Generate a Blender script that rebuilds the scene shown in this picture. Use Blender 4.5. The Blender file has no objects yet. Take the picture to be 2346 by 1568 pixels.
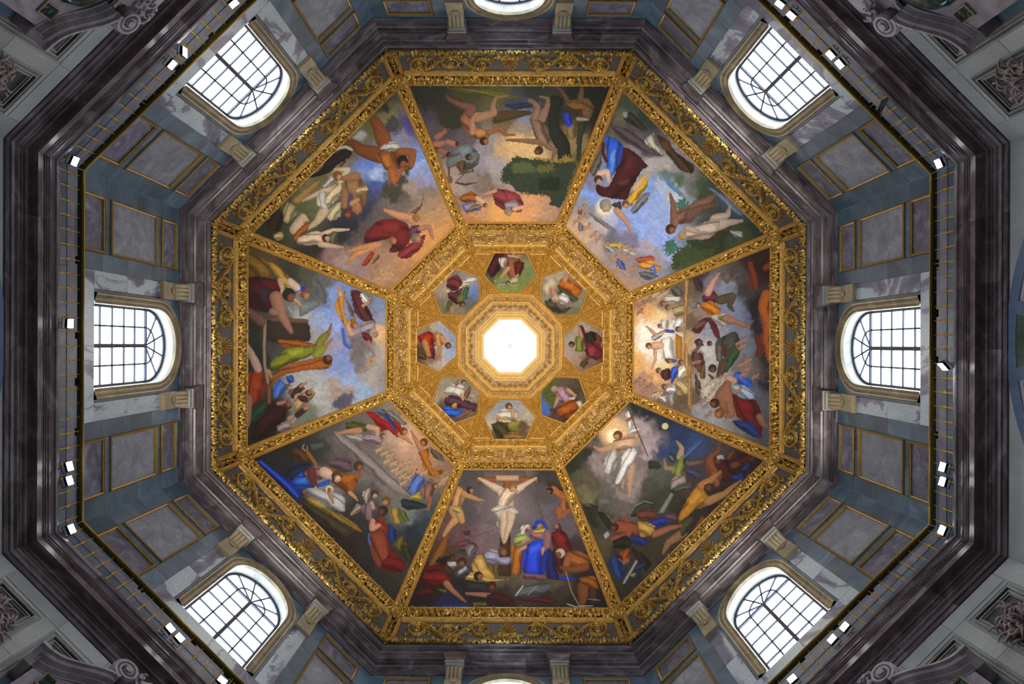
import bpy, bmesh, math, random
import numpy as np
from mathutils import Vector, Matrix, geometry

random.seed(7)
RNG = np.random.default_rng(11)
scn = bpy.context.scene
COL = scn.collection
PI = math.pi
T = math.tan(PI / 8)
EYE = 1.6                      # eye height; all "h" values below are heights above the eye
F = 1564.0                     # camera focal length in pixels; image pixel radius r = F * A / h  (A = apothem in metres)

# ------------------------------------------------------------------ camera, exposure, light
cam_d = bpy.data.cameras.new('camera')
cam = bpy.data.objects.new('camera', cam_d)
COL.objects.link(cam)
cam_d.sensor_width = 36.0
cam_d.lens = 36.0 * F / 2346.0
cam_d.shift_x = -1.0 / 2346.0
cam_d.shift_y = 7.0 / 2346.0
cam_d.clip_end = 200.0
cam.location = (0.182, -0.08, EYE)
cam.rotation_euler = (PI, 0.0, math.radians(-0.21))
scn.camera = cam
scn.view_settings.view_transform = 'Standard'
scn.view_settings.look = 'None'
scn.view_settings.gamma = 1.0
scn.view_settings.use_curve_mapping = False
scn.view_settings.exposure = 0.45
WINDOW_L = 7.2                # radiance of the overcast sky behind the window glass
SKYLIGHT_L = 10.0
LAMP_L = 150.0                  # glass of the floodlights
SPOT_W = 2600.0                 # uplight added at each floodlight to brighten the vault

world = bpy.data.worlds.new('world')
scn.world = world
world.use_nodes = True
wbg = world.node_tree.nodes['Background']
wbg.inputs[0].default_value = (0.75, 0.85, 1.0, 1)
wbg.inputs[1].default_value = 1.0

# ------------------------------------------------------------------ materials
def s2l(c):
    return c / 12.92 if c <= 0.04045 else ((c + 0.055) / 1.055) ** 2.4
def hexc(h):
    return tuple(s2l(int(h[i:i + 2], 16) / 255.0) for i in (0, 2, 4))

def nodes_of(name):
    m = bpy.data.materials.new(name)
    m.use_nodes = True
    nt = m.node_tree
    return m, nt, nt.nodes['Principled BSDF']

def ramp(nt, stops):
    r = nt.nodes.new('ShaderNodeValToRGB')
    e = r.color_ramp.elements
    while len(e) < len(stops):
        e.new(0.5)
    for el, (p, c) in zip(e, stops):
        el.position = p
        el.color = (*c, 1)
    return r

def stone(name, stops, scale=1.5, detail=8, distort=0.6, rough=0.35, tone=0.3, stretch=(1, 1, 1), bump=0.0, speckle=0.0):
    m, nt, b = nodes_of(name)
    L = nt.links
    tc = nt.nodes.new('ShaderNodeTexCoord')
    oi = nt.nodes.new('ShaderNodeObjectInfo')
    mp = nt.nodes.new('ShaderNodeMapping')
    mp.inputs['Scale'].default_value = stretch
    L.new(tc.outputs['Object'], mp.inputs['Vector'])
    ad = nt.nodes.new('ShaderNodeVectorMath'); ad.operation = 'MULTIPLY_ADD'
    L.new(oi.outputs['Random'], ad.inputs[0]); ad.inputs[1].default_value = (37, 21, 53)
    L.new(mp.outputs['Vector'], ad.inputs[2])
    n = nt.nodes.new('ShaderNodeTexNoise')
    n.inputs['Scale'].default_value = scale
    n.inputs['Detail'].default_value = detail
    n.inputs['Roughness'].default_value = 0.62
    n.inputs['Distortion'].default_value = distort
    L.new(ad.outputs[0], n.inputs['Vector'])
    r = ramp(nt, stops)
    L.new(n.outputs['Fac'], r.inputs[0])
    out = r.outputs[0]
    if speckle:
        v = nt.nodes.new('ShaderNodeTexNoise'); v.inputs['Scale'].default_value = 14; v.inputs['Detail'].default_value = 5
        v.inputs['Roughness'].default_value = 0.8
        L.new(ad.outputs[0], v.inputs['Vector'])
        mr = nt.nodes.new('ShaderNodeMapRange'); mr.inputs[1].default_value = 0.3; mr.inputs[2].default_value = 0.7
        mr.inputs[3].default_value = 1 - speckle; mr.inputs[4].default_value = 1 + speckle
        L.new(v.outputs['Fac'], mr.inputs[0])
        mx = nt.nodes.new('ShaderNodeVectorMath'); mx.operation = 'SCALE'
        L.new(out, mx.inputs[0]); L.new(mr.outputs[0], mx.inputs['Scale'])
        out = mx.outputs[0]
    if tone:
        mr = nt.nodes.new('ShaderNodeMapRange')
        mr.inputs[3].default_value = 1 - tone; mr.inputs[4].default_value = 1 + tone
        L.new(oi.outputs['Random'], mr.inputs[0])
        mx = nt.nodes.new('ShaderNodeVectorMath'); mx.operation = 'SCALE'
        L.new(out, mx.inputs[0]); L.new(mr.outputs[0], mx.inputs['Scale'])
        out = mx.outputs[0]
    L.new(out, b.inputs['Base Color'])
    b.inputs['Roughness'].default_value = rough
    if bump:
        bp = nt.nodes.new('ShaderNodeBump'); bp.inputs['Strength'].default_value = bump; bp.inputs['Distance'].default_value = 0.05
        L.new(n.outputs['Fac'], bp.inputs['Height']); L.new(bp.outputs[0], b.inputs['Normal'])
    return m

def metal(name, col, rough, metallic, var=0.25, scale=9, dark=None):
    m, nt, b = nodes_of(name)
    L = nt.links
    tc = nt.nodes.new('ShaderNodeTexCoord')
    n = nt.nodes.new('ShaderNodeTexNoise'); n.inputs['Scale'].default_value = scale; n.inputs['Detail'].default_value = 5
    L.new(tc.outputs['Object'], n.inputs['Vector'])
    lo = tuple(c * (1 - var) for c in col) if dark is None else dark
    r = ramp(nt, [(0.3, lo), (0.62, col)])
    L.new(n.outputs['Fac'], r.inputs[0]); L.new(r.outputs[0], b.inputs['Base Color'])
    b.inputs['Metallic'].default_value = metallic
    b.inputs['Roughness'].default_value = rough
    return m

def glow(name, col, strength):
    m, nt, b = nodes_of(name)
    b.inputs['Base Color'].default_value = (*col, 1)
    b.inputs['Emission Color'].default_value = (*col, 1)
    b.inputs['Emission Strength'].default_value = strength
    b.inputs['Roughness'].default_value = 0.1
    return m

M = {}
M['blue'] = stone('blue_grey_marble', [(0.25, (0.04, 0.080, 0.118)), (0.5, (0.088, 0.152, 0.212)), (0.78, (0.20, 0.29, 0.36))], 0.55, 9, 1.2, 0.38, 0.27)
M['band'] = stone('mauve_band_marble', [(0.3, (0.11, 0.10, 0.14)), (0.7, (0.25, 0.24, 0.30))], 1.2, 8, 1.0, 0.4, 0.15)
M['purple'] = stone('purple_cornice_marble', [(0.28, (0.036, 0.026, 0.027)), (0.5, (0.112, 0.084, 0.093)), (0.72, (0.265, 0.225, 0.232))], 1.1, 10, 1.4, 0.33, 0.22, (1, 0.55, 1.8), speckle=0.25)
M['inlay'] = stone('lavender_granite', [(0.3, (0.16, 0.18, 0.215)), (0.55, (0.27, 0.295, 0.345)), (0.75, (0.40, 0.43, 0.47))], 1.2, 8, 0.8, 0.4, 0.1, speckle=0.35)
M['inlay_dark'] = stone('mauve_breccia', [(0.3, (0.06, 0.065, 0.10)), (0.52, (0.15, 0.155, 0.22)), (0.64, (0.25, 0.26, 0.34)), (0.75, (0.42, 0.46, 0.50))], 1.3, 10, 1.6, 0.35, 0.12, speckle=0.3)
M['breccia'] = stone('white_purple_breccia', [(0.38, (0.12, 0.125, 0.19)), (0.46, (0.24, 0.25, 0.35)), (0.485, (0.48, 0.56, 0.60)), (0.7, (0.58, 0.66, 0.70))], 0.42, 10, 1.8, 0.3, 0.1, (1, 1, 0.5), speckle=0.2)
M['ochre'] = stone('ochre_marble', [(0.3, (0.10, 0.08, 0.05)), (0.55, (0.25, 0.19, 0.10)), (0.75, (0.44, 0.35, 0.20))], 0.9, 8, 1.2, 0.32, 0.1)
M['cream'] = stone('cream_marble', [(0.3, (0.28, 0.27, 0.26)), (0.6, (0.46, 0.43, 0.37)), (0.75, (0.52, 0.47, 0.36))], 0.8, 9, 2.0, 0.4, 0.1)
M['sandy'] = stone('sandy_stone', [(0.3, (0.26, 0.20, 0.12)), (0.7, (0.46, 0.36, 0.21))], 1.4, 7, 0.8, 0.5, 0.15)
M['grey'] = stone('grey_pietra_stone', [(0.3, (0.33, 0.34, 0.34)), (0.7, (0.48, 0.49, 0.47))], 0.7, 8, 0.6, 0.5, 0.12, speckle=0.12)
M['greyline'] = stone('grey_moulding_stone', [(0.3, (0.22, 0.22, 0.20)), (0.7, (0.38, 0.37, 0.33))], 1.0, 8, 0.6, 0.5, 0.12)
M['niche'] = stone('dark_slate_ground', [(0.3, (0.03, 0.035, 0.04)), (0.7, (0.08, 0.09, 0.10))], 1.0, 8, 0.8, 0.35, 0.1)
M['carved'] = stone('mauve_carved_marble', [(0.3, (0.20, 0.165, 0.19)), (0.7, (0.48, 0.42, 0.46))], 1.3, 9, 1.2, 0.4, 0.08)
M['pinkrelief'] = stone('pink_carved_stone', [(0.3, (0.17, 0.11, 0.11)), (0.7, (0.50, 0.38, 0.37))], 3.0, 7, 1.0, 0.45, 0.08)
M['verde'] = stone('dark_green_marble', [(0.42, (0.006, 0.02, 0.018)), (0.56, (0.02, 0.06, 0.05)), (0.63, (0.10, 0.20, 0.18)), (0.7, (0.02, 0.06, 0.05))], 1.6, 10, 3.0, 0.12, 0.05)
M['green'] = stone('green_inlay_marble', [(0.3, (0.03, 0.06, 0.045)), (0.7, (0.08, 0.13, 0.10))], 1.6, 8, 1.0, 0.35, 0.05)
M['bluepale'] = stone('pale_blue_inlay', [(0.3, (0.08, 0.12, 0.21)), (0.7, (0.15, 0.21, 0.33))], 1.0, 8, 1.0, 0.4, 0.05)
M['brown'] = stone('brown_inlay', [(0.3, (0.06, 0.03, 0.012)), (0.7, (0.14, 0.075, 0.03))], 2.0, 8, 1.0, 0.4, 0.05)
M['floor'] = stone('brown_marble_floor', [(0.3, (0.20, 0.17, 0.14)), (0.7, (0.42, 0.37, 0.31))], 0.6, 6, 1.0, 0.35, 0.1)
M['gold'] = metal('gilded_plaster', (0.54, 0.30, 0.055), 0.45, 0.3, 0.4, 6)
M['goldleaf'] = metal('gold_leaf', (0.64, 0.41, 0.095), 0.36, 0.55, 0.35, 14, (0.27, 0.14, 0.025))
M['gilt_shade_dirt'] = metal('shadowy_gilt_ground', (0.13, 0.07, 0.016), 0.55, 0.2, 0.4, 9)  # dark brown paints in the shade and dirt of the leaf crevices
M['goldground'] = metal('gilded_ground', (0.50, 0.24, 0.038), 0.5, 0.25, 0.35, 5)
M['frieze'] = stone('slate_frieze_ground', [(0.3, (0.028, 0.03, 0.032)), (0.7, (0.075, 0.08, 0.085))], 3.0, 6, 0.5, 0.6, 0.1)
M['frieze_up'] = stone('grey_frieze_ground', [(0.35, (0.22, 0.11, 0.03)), (0.65, (0.50, 0.34, 0.17))], 3.0, 6, 0.5, 0.6, 0.1)
M['plaster'] = stone('ochre_plaster', [(0.3, (0.52, 0.32, 0.08)), (0.7, (0.64, 0.43, 0.14))], 2.0, 6, 0.5, 0.6, 0.05)
M['brass'] = metal('brass', (0.50, 0.33, 0.055), 0.36, 0.75, 0.3, 20)
M['brassdark'] = metal('dark_brass', (0.09, 0.06, 0.015), 0.45, 0.6, 0.4, 12)  # darker brass for the rail plank
M['gilt'] = metal('gilt_frame', (0.50, 0.30, 0.07), 0.4, 0.45, 0.35, 12)
M['iron'] = metal('window_iron', (0.05, 0.055, 0.085), 0.55, 0.2, 0.3, 8)
M['black'] = metal('black_lamp_housing', (0.012, 0.012, 0.014), 0.4, 0.3, 0.2, 8)
M['steel'] = metal('grey_steel', (0.10, 0.12, 0.12), 0.35, 0.7, 0.3, 8)
M['pane'] = glow('window_glass', (0.74, 0.87, 1.0), WINDOW_L)
M['sky'] = glow('skylight_glass', (1.0, 0.97, 0.92), SKYLIGHT_L)
M['lamp'] = glow('lamp_glass', (0.95, 0.96, 1.0), LAMP_L)

mp_, nt_, b_ = nodes_of('fresco_paint')
at_ = nt_.nodes.new('ShaderNodeAttribute'); at_.attribute_name = 'paint'
nt_.links.new(at_.outputs['Color'], b_.inputs['Base Color'])
b_.inputs['Roughness'].default_value = 0.75
b_.inputs['Specular IOR Level'].default_value = 0.25
M['fresco'] = mp_

# ------------------------------------------------------------------ objects
def link(name, me, mat=None, parent=None, rot=0.0, loc=None):
    o = bpy.data.objects.new(name, me)
    COL.objects.link(o)
    if me is not None and mat is not None and len(me.materials) == 0:
        me.materials.append(M[mat])
    if parent is not None:
        o.parent = parent
    if rot:
        o.rotation_euler = (0, 0, rot)
    if loc is not None:
        o.location = loc
    return o

def tag(o, label=None, cat=None, group=None, kind=None):
    if label: o['label'] = label
    if cat: o['category'] = cat
    if group: o['group'] = group
    if kind: o['kind'] = kind
    return o

def empty(name, loc=(0, 0, 0), rot=0.0):
    o = bpy.data.objects.new(name, None)
    COL.objects.link(o)
    o.location = loc
    o.rotation_euler = (0, 0, rot)
    o.empty_display_size = 0.2
    return o

def copy_tree(o, parent=None, rot=None):
    c = o.copy()
    COL.objects.link(c)
    if parent is not None:
        c.parent = parent
    if rot is not None:
        c.rotation_euler = (0, 0, rot)
    for ch in list(o.children):
        copy_tree(ch, c)
    return c

class MB:
    """collects vertices and faces for one mesh; points are (A, u, h): outward, along the wall, height above eye"""
    def __init__(s):
        s.v = []; s.f = []
    def add(s, vs, fs):
        b = len(s.v)
        s.v.extend([tuple(p) for p in vs])
        s.f.extend([tuple(i + b for i in f) for f in fs])
    def grid(s, rows, close=False):
        """rows: list of equal-length point lists"""
        n = len(rows[0]); b = len(s.v)
        for r in rows: s.v.extend([tuple(p) for p in r])
        for i in range(len(rows) - 1):
            for j in range(n if close else n - 1):
                k = (j + 1) % n
                s.f.append((b + i * n + j, b + i * n + k, b + (i + 1) * n + k, b + (i + 1) * n + j))
    def box(s, a0, a1, u0, u1, h0, h1):
        vs = [(a, u, h) for a in (a0, a1) for u in (u0, u1) for h in (h0, h1)]
        s.add(vs, [(0, 1, 3, 2), (4, 6, 7, 5), (0, 4, 5, 1), (2, 3, 7, 6), (0, 2, 6, 4), (1, 5, 7, 3)])
    def plate(s, outer, holes, a0, a1):
        """polygon with holes in (u, h), from a0 (front) to a1 (back)"""
        loops = [outer] + list(holes)
        tris = geometry.tessellate_polygon([[Vector((p[0], p[1], 0)) for p in l] for l in loops])
        flat = [p for l in loops for p in l]
        s.add([(a0, p[0], p[1]) for p in flat], tris)
        if a1 is not None:
            for l in loops:
                s.grid([[(a0, p[0], p[1]) for p in l], [(a1, p[0], p[1]) for p in l]], close=True)
    def tube(s, pts, rad, seg=6):
        pts = [Vector(p) for p in pts]
        rows = []
        for i, p in enumerate(pts):
            d = (pts[min(i + 1, len(pts) - 1)] - pts[max(i - 1, 0)]).normalized()
            x = d.cross(Vector((0, 0, 1)))
            if x.length < 0.05: x = d.cross(Vector((1, 0, 0)))
            x.normalize(); y = d.cross(x)
            r = rad[i] if hasattr(rad, '__len__') else rad
            rows.append([p + (x * math.cos(2 * PI * k / seg) + y * math.sin(2 * PI * k / seg)) * r for k in range(seg)])
        s.grid(rows, close=True)
        b = len(s.v)
        s.f.append(tuple(range(b - seg, b)))
        s.f.append(tuple(range(b - seg * len(rows), b - seg * (len(rows) - 1))))
    def mesh(s, name, mat, smooth=False, raw=False):
        me = bpy.data.meshes.new(name)
        vs = s.v if raw else [(p[0], p[1], p[2] + EYE) for p in s.v]
        me.from_pydata(vs, [], s.f)
        me.materials.append(M[mat])
        if smooth:
            me.polygons.foreach_set('use_smooth', [True] * len(me.polygons))
        me.update()
        return me

def face_rot(k):
    return k * PI / 4
SIDE = ['east', 'southeast', 'south', 'southwest', 'west', 'northwest', 'north', 'northeast']
WHERE = ['right', 'lower right', 'bottom', 'lower left', 'left', 'upper left', 'top', 'upper right']
# ================================================================== STRUCTURE
AW = 14.3                      # apothem of the drum wall
def hr(A, r): return A * F / r
H_FLOOR = -EYE

# floor
m = MB()
Rf = (AW + 0.4) / math.cos(PI / 8)
ring = [(Rf * math.cos(PI / 8 + k * PI / 4), Rf * math.sin(PI / 8 + k * PI / 4), H_FLOOR) for k in range(8)]
m.add(ring, [tuple(range(8))])
tag(link('floor', m.mesh('floor', 'floor')), 'brown marble floor of the octagonal chapel', kind='structure')

def rect(u0, u1, h0, h1): return [(u0, h0), (u1, h0), (u1, h1), (u0, h1)]

WIN_B, WIN_S, WIN_W = 23.57, 27.80, 1.49      # sill, springing, half width of the window opening
GA = 14.80                                     # apothem of the glass
def arch(w, hs, hb, n=20):
    p = [(-w, hb)]
    p += [(-w * math.cos(PI * i / n), hs + w * math.sin(PI * i / n)) for i in range(n + 1)]
    p += [(w, hb)]
    return p

# ---- one drum wall, with its slabs, inlaid panels and window surround (shared by the eight sides)
WT = AW * T
wall_m = MB()
wall_m.plate([(-WT - .02, 20.6), (WT + .02, 20.6), (WT + .02, 29.9), (-WT - .02, 29.9)], [arch(WIN_W + .12, WIN_S, WIN_B - .1)], AW + .05, AW + .5)
niche_k = [(-5.11, -3.88), (3.88, 5.11)]
low_holes = [rect(a, b, 12.0, 18.62) for a, b in niche_k] + [rect(-3.06, 3.06, 9.0, 18.62)]
low_m = MB(); low_m.plate([(-WT - .02, H_FLOOR), (WT + .02, H_FLOOR), (WT + .02, 20.6), (-WT - .02, 20.6)], low_holes, AW, AW + .45)
low_plain = MB(); low_plain.plate([(-WT - .02, H_FLOOR), (WT + .02, H_FLOOR), (WT + .02, 20.6), (-WT - .02, 20.6)], [], AW, AW + .45)
wall_me = wall_m.mesh('drum_wall', 'blue')
low_me = low_m.mesh('lower_wall', 'grey'); low_plain_me = low_plain.mesh('lower_wall_plain', 'grey')

def slab_mesh(u0, u1, h0, h1, mat='blue', g=.006, a=AW, th=.06):
    mm = MB(); mm.box(a, a + th, u0 + g, u1 - g, h0 + g, h1 - g)
    return mm.mesh('slab', mat)
slabs = []
for sg in (-1, 1):
    def S(u0, u1, h0, h1, mat='blue'):
        a, b = (u0, u1) if sg > 0 else (-u1, -u0)
        slabs.append(('stone_slab', slab_mesh(a, b, h0, h1, mat)))
    for h0, h1 in ((20.62, 22.16), (22.54, 24.1), (24.1, 25.7), (25.7, 27.4), (27.4, 28.6), (28.6, 29.9)):
        S(2.62, 3.25, h0, h1)
    for h0, h1 in ((20.62, 22.16), (22.54, 24.3), (24.3, 26.4), (26.4, 28.2), (28.2, 29.9)):
        S(5.27, WT - .005, h0, h1)
    for u0, u1 in ((3.25, 4.2), (4.2, 5.27)):
        S(u0, u1, 20.62, 22.16)
        for h0, h1 in ((22.54, 22.75), (24.2, 24.55), (27.75, 28.1), (29.33, 29.9)):
            S(u0, u1, h0, h1)
    for u0, u1 in ((0.0, 1.3), (1.3, 2.62)):
        S(u0, u1, 20.62, 22.16)
    for u0, u1 in ((0, 1.9), (1.9, 3.9), (3.9, WT - .005)):
        a, b = (u0, u1) if sg > 0 else (-u1, -u0)
        slabs.append(('band_slab', slab_mesh(a, b, 22.16, 22.54, 'band', a=AW - .015)))
# spandrel slabs round the window head, white marble strips, apron
for sg in (-1, 1):
    mm = MB()
    head = [(x * sg, y) for x, y in arch(1.86, WIN_S, WIN_B)[11:]]
    poly = [(0, 29.9)] + [(0, WIN_S + 1.86)] + head + [(sg * 1.99, WIN_B), (sg * 1.99, 27.95), (sg * 2.62, 27.95), (sg * 2.62, 29.9)]
    head = [(sg * 1.86 * math.sin(i * PI / 20), WIN_S + 1.86 * math.cos(i * PI / 20)) for i in range(11)] + [(sg * 1.86, WIN_B)]
    poly = [(0, 29.9)] + head + [(sg * 1.97, WIN_B), (sg * 1.97, 27.95), (sg * 2.62, 27.95), (sg * 2.62, 29.9)]
    mm.plate(poly, [], AW + .005, AW + .06)
    slabs.append(('stone_slab', mm.mesh('spandrel', 'blue')))
    for h0, h1 in ((WIN_B - .02, 25.6), (25.6, 27.95)):
        a, b = sorted((sg * 1.975, sg * 2.62))
        slabs.append(('marble_strip', slab_mesh(a, b, h0, h1, 'breccia', a=AW - .05, th=.1)))
    a, b = sorted((0, sg * 2.62))
    slabs.append(('marble_strip', slab_mesh(a, b, 22.95, WIN_B - .02, 'breccia', a=AW - .05, th=.1)))
    slabs.append(('stone_slab', slab_mesh(a, b, 22.54, 22.95)))
# inlaid panels
panels = []
def frame_mb(u0, u1, h0, h1, w=.085, a=AW):
    mm = MB()
    prof = [(0, a + .03), (0, a - .05), (w * .35, a - .085), (w * .6, a - .05), (w, a - .04), (w, a + .05)]
    rows = []
    for d, aa in prof:
        rows.append([(aa, u0 + d, h0 + d), (aa, u1 - d, h0 + d), (aa, u1 - d, h1 - d), (aa, u0 + d, h1 - d)])
    mm.grid(rows, close=True)
    return mm
for sg in (-1, 1):
    for h0, h1, mat in ((22.75, 24.2, 'inlay_dark'), (24.55, 27.75, 'inlay'), (28.1, 29.33, 'inlay_dark')):
        a, b = (3.25, 5.27) if sg > 0 else (-5.27, -3.25)
        panels.append((slab_mesh(a + .07, b - .07, h0 + .07, h1 - .07, mat, 0, AW + .02, .05), frame_mb(a + .01, b - .01, h0 + .01, h1 - .01).mesh('panel_frame', 'gilt')))

# window architrave: moulded ochre arch
def arch_sweep(prof, w, hb, hs, n=24):
    rows = []
    for d, a in prof:
        rows.append([(a, x, y) for x, y in arch(w + d, hs, hb, n)])
    mm = MB(); mm.grid(rows); return mm
arch_me = arch_sweep([(0, AW + .08), (0, AW - .05), (.06, AW - .07), (.10, AW - .06), (.17, AW - .075), (.22, AW - .09), (.29, AW - .13), (.34, AW - .14), (.375, AW - .12), (.385, AW + .05)], WIN_W, WIN_B, WIN_S).mesh('window_architrave', 'ochre', False)
rv = MB()
ou = arch(WIN_W, WIN_S, WIN_B, 24); iu = arch(WIN_W + .02, WIN_S, WIN_B, 24)
rv.grid([[(AW + .06, x, y) for x, y in ou], [(GA + .1, x, y) for x, y in iu]])
reveal_me = rv.mesh('window_reveal', 'cream')
sl = MB(); sl.add([(AW - .04, -1.9, WIN_B - .005), (AW - .04, 1.9, WIN_B - .005), (GA + .1, 1.9, WIN_B + .15), (GA + .1, -1.9, WIN_B + .15)], [(0, 1, 2, 3)])
sill_me = sl.mesh('window_sill', 'greyline')

# glass and bars
GW = 1.466
ucols = [-GW, -.735, 0, .735, GW]
hrows = [WIN_B, 23.97, 24.73, 25.49, 26.26, 27.01, 27.78]
pane_ms = []
def pane(poly):
    mm = MB(); mm.plate(poly, [], GA, GA + .03)
    pane_ms.append(mm.mesh('pane', 'pane'))
for j in range(len(hrows) - 1):
    for i in range(4):
        pane(rect(ucols[i], ucols[i + 1], hrows[j], hrows[j + 1]))
FH = hrows[-1]
def pol(r, a): return (-r * math.cos(a), FH + r * math.sin(a))
for k in range(5):
    a0, a1 = PI * k / 5, PI * (k + 1) / 5
    pane([(0, FH)] + [pol(.735, a0 + (a1 - a0) * i / 4) for i in range(5)])
    pane([pol(.735, a0 + (a1 - a0) * i / 4) for i in range(5)] + [pol(GW, a1 + (a0 - a1) * i / 6) for i in range(7)])
bars = MB()
def bar(u0, h0, u1, h1, w, d=.05):
    dx, dy = u1 - u0, h1 - h0; l = math.hypot(dx, dy); nx, ny = -dy / l * w, dx / l * w
    q = [(u0 + nx, h0 + ny), (u0 - nx, h0 - ny), (u1 - nx, h1 - ny), (u1 + nx, h1 + ny)]
    bars.plate(q, [], GA - d, GA + .01)
for u in (-.735, .735): bar(u, WIN_B, u, FH, .032)
for h in hrows[1:-1]: bar(-GW, h, GW, h, .032)
for k in range(1, 5):
    x, y = pol(GW, PI * k / 5); bar(0, FH, x, y, .032)
arc = [pol(.735, PI * i / 20) for i in range(21)]
for p, q in zip(arc, arc[1:]): bar(*p, *q, .03)
bars_me = bars.mesh('glazing_bars', 'iron')
fr = MB()
fr.grid([[(a, x, y) for x, y in arch(GW + d, FH, WIN_B, 24)] for d, a in ((.04, GA + .02), (.04, GA - .06), (-.055, GA - .06), (-.055, GA + .01))])
frame_me = fr.mesh('window_frame', 'iron')
bars = MB(); bar(0, WIN_B, 0, FH, .075, .09); mull_me = bars.mesh('mullion', 'iron')
bars = MB(); bar(-GW, FH, GW, FH, .05, .08); trans_me = bars.mesh('transom', 'iron')

# console brackets
cb = MB()
cb.box(AW - .16, AW + .05, -.36, .36, 27.97, 29.02)
cb.box(AW - .22, AW + .05, -.36, .36, 27.93, 28.06)
rows = []
for i in range(7):
    a = i / 6 * PI
    rows.append([(AW - .16 - .035 * math.sin(a), -.18 * math.cos(a), 28.95 - .26 * math.sin(a) - .02), (AW - .16 - .035 * math.sin(a), -.18 * math.cos(a), 29.02)])
cb.grid(rows)
cons_me = cb.mesh('console_block', 'sandy')
fl = MB()
for k in range(4):
    u0 = -.34 + k * .17
    rows = []
    for i in range(8):
        t = i / 7
        a = AW - .17 - .30 * math.sin(t * PI / 2) ; h = 29.0 + .5 * t
        rows.append([(a + (.0 if 0 < q < 6 else .06) - .03 * math.sin(q / 6 * PI), u0 + .17 * q / 6, h) for q in range(7)])
    fl.grid(rows)
fl.box(AW - .2, AW + .05, -.34, .34, 29.0, 29.55)
flute_me = fl.mesh('console_flutes', 'sandy', True)
cp = MB(); cp.box(AW - .56, AW, -.36, .36, 29.5, 29.66); cp.box(AW - .62, AW, -.42, .42, 29.66, 29.75)
cap_me = cp.mesh('console_cap', 'greyline')
cbk = MB()
cbk.grid([[(14.1, -.38, 29.76), (13.74, -.38, 29.76), (13.74, .38, 29.76), (14.1, .38, 29.76)], [(14.1, -.40, 29.9), (13.71, -.40, 29.9), (13.71, .40, 29.9), (14.1, .40, 29.9)],
          [(14.1, -.56, 30.34), (13.585, -.56, 30.34), (13.585, .56, 30.34), (14.1, .56, 30.34)], [(14.1, -.56, 30.42), (13.585, -.56, 30.42), (13.585, .56, 30.42), (14.1, .56, 30.42)]])
cbk.add([(14.1, -.38, 29.76), (13.74, -.38, 29.76), (13.74, .38, 29.76), (14.1, .38, 29.76)], [(0, 1, 2, 3)])
break_me = cbk.mesh('cornice_break', 'purple')

walls = []
for k in range(8):
    rot = face_rot(k)
    w = link('wall_' + SIDE[k], wall_me, rot=rot)
    tag(w, 'blue grey marble drum wall on the %s side with inlaid panels and an arched window' % WHERE[k], kind='structure')
    walls.append(w)
    lw = link('lower_wall', low_me if k % 2 else low_plain_me, parent=w)
    for nm, me in slabs: link(nm, me, parent=w)
    for pm, fm in panels:
        p = link('inlay_panel', pm, parent=w); link('panel_frame', fm, parent=p)
    for sg in (-1, 1):
        c = link('console', cons_me, parent=w); c.location = (0, sg * 2.29, 0)
        link('flutes', flute_me, parent=c); link('cap', cap_me, parent=c); link('cornice_break', break_me, parent=c)
    wi = link('window_%d' % (k + 1), arch_me, rot=rot)
    tag(wi, 'arched white window in an ochre marble surround on the %s wall' % WHERE[k], kind='structure')
    link('reveal', reveal_me, parent=wi); link('sill', sill_me, parent=wi)
    fo = link('sash', frame_me, parent=wi)
    link('glazing_bars', bars_me, parent=fo); link('mullion', mull_me, parent=fo); link('transom', trans_me, parent=fo)
    for me in pane_ms: link('pane', me, parent=fo)

# ---- cornices
def cornice(name, prof, label, nblocks, mat='purple'):
    root = empty(name); tag(root, label, kind='structure')
    for b in range(nblocks):
        f0, f1 = -1 + 2 * b / nblocks, -1 + 2 * (b + 1) / nblocks
        mm = MB(); g = 0.0
        mm.grid([[(a, a * T * f0 + (g if b else 0), h), (a, a * T * f1 - (g if b < nblocks - 1 else 0), h)] for a, h in prof])
        me = mm.mesh('cornice_block', mat)
        for k in range(8): link('cornice_block', me, parent=root, rot=face_rot(k))
    return root
P1 = [(14.35, 29.62), (14.25, 29.64), (14.22, 29.70), (14.22, 29.84), (14.17, 29.88), (14.17, 29.98), (14.10, 30.02), (14.04, 30.08), (13.92, 30.10), (13.92, 30.20),
      (13.84, 30.22), (13.80, 30.30), (13.70, 30.36), (13.66, 30.36), (13.62, 30.44), (13.62, 30.52), (13.54, 30.53), (13.54, 30.66), (13.49, 30.68), (13.45, 30.72), (13.38, 30.72)]
cornice('trim_1', P1, 'mauve marble cornice ringing the foot of the painted dome', 7)
P2 = [(14.32, 19.40), (14.24, 19.40), (14.24, 19.56), (14.20, 19.57), (14.20, 19.60), (14.17, 19.66), (14.11, 19.70), (14.11, 19.80), (14.08, 19.81), (14.08, 19.86),
      (14.00, 19.88), (13.98, 19.94), (13.90, 19.985), (13.84, 19.99), (13.84, 19.96), (13.70, 19.96), (13.70, 20.20), (13.67, 20.21), (13.67, 20.25), (13.64, 20.26), (13.64, 20.29), (13.60, 20.33), (13.59, 20.39), (13.55, 20.45), (13.50, 20.48), (13.48, 20.52), (13.48, 20.60), (13.62, 20.60), (14.36, 20.60)]
cornice('trim_2', P2, 'deep mauve marble cornice carrying the balcony railing', 6)

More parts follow.
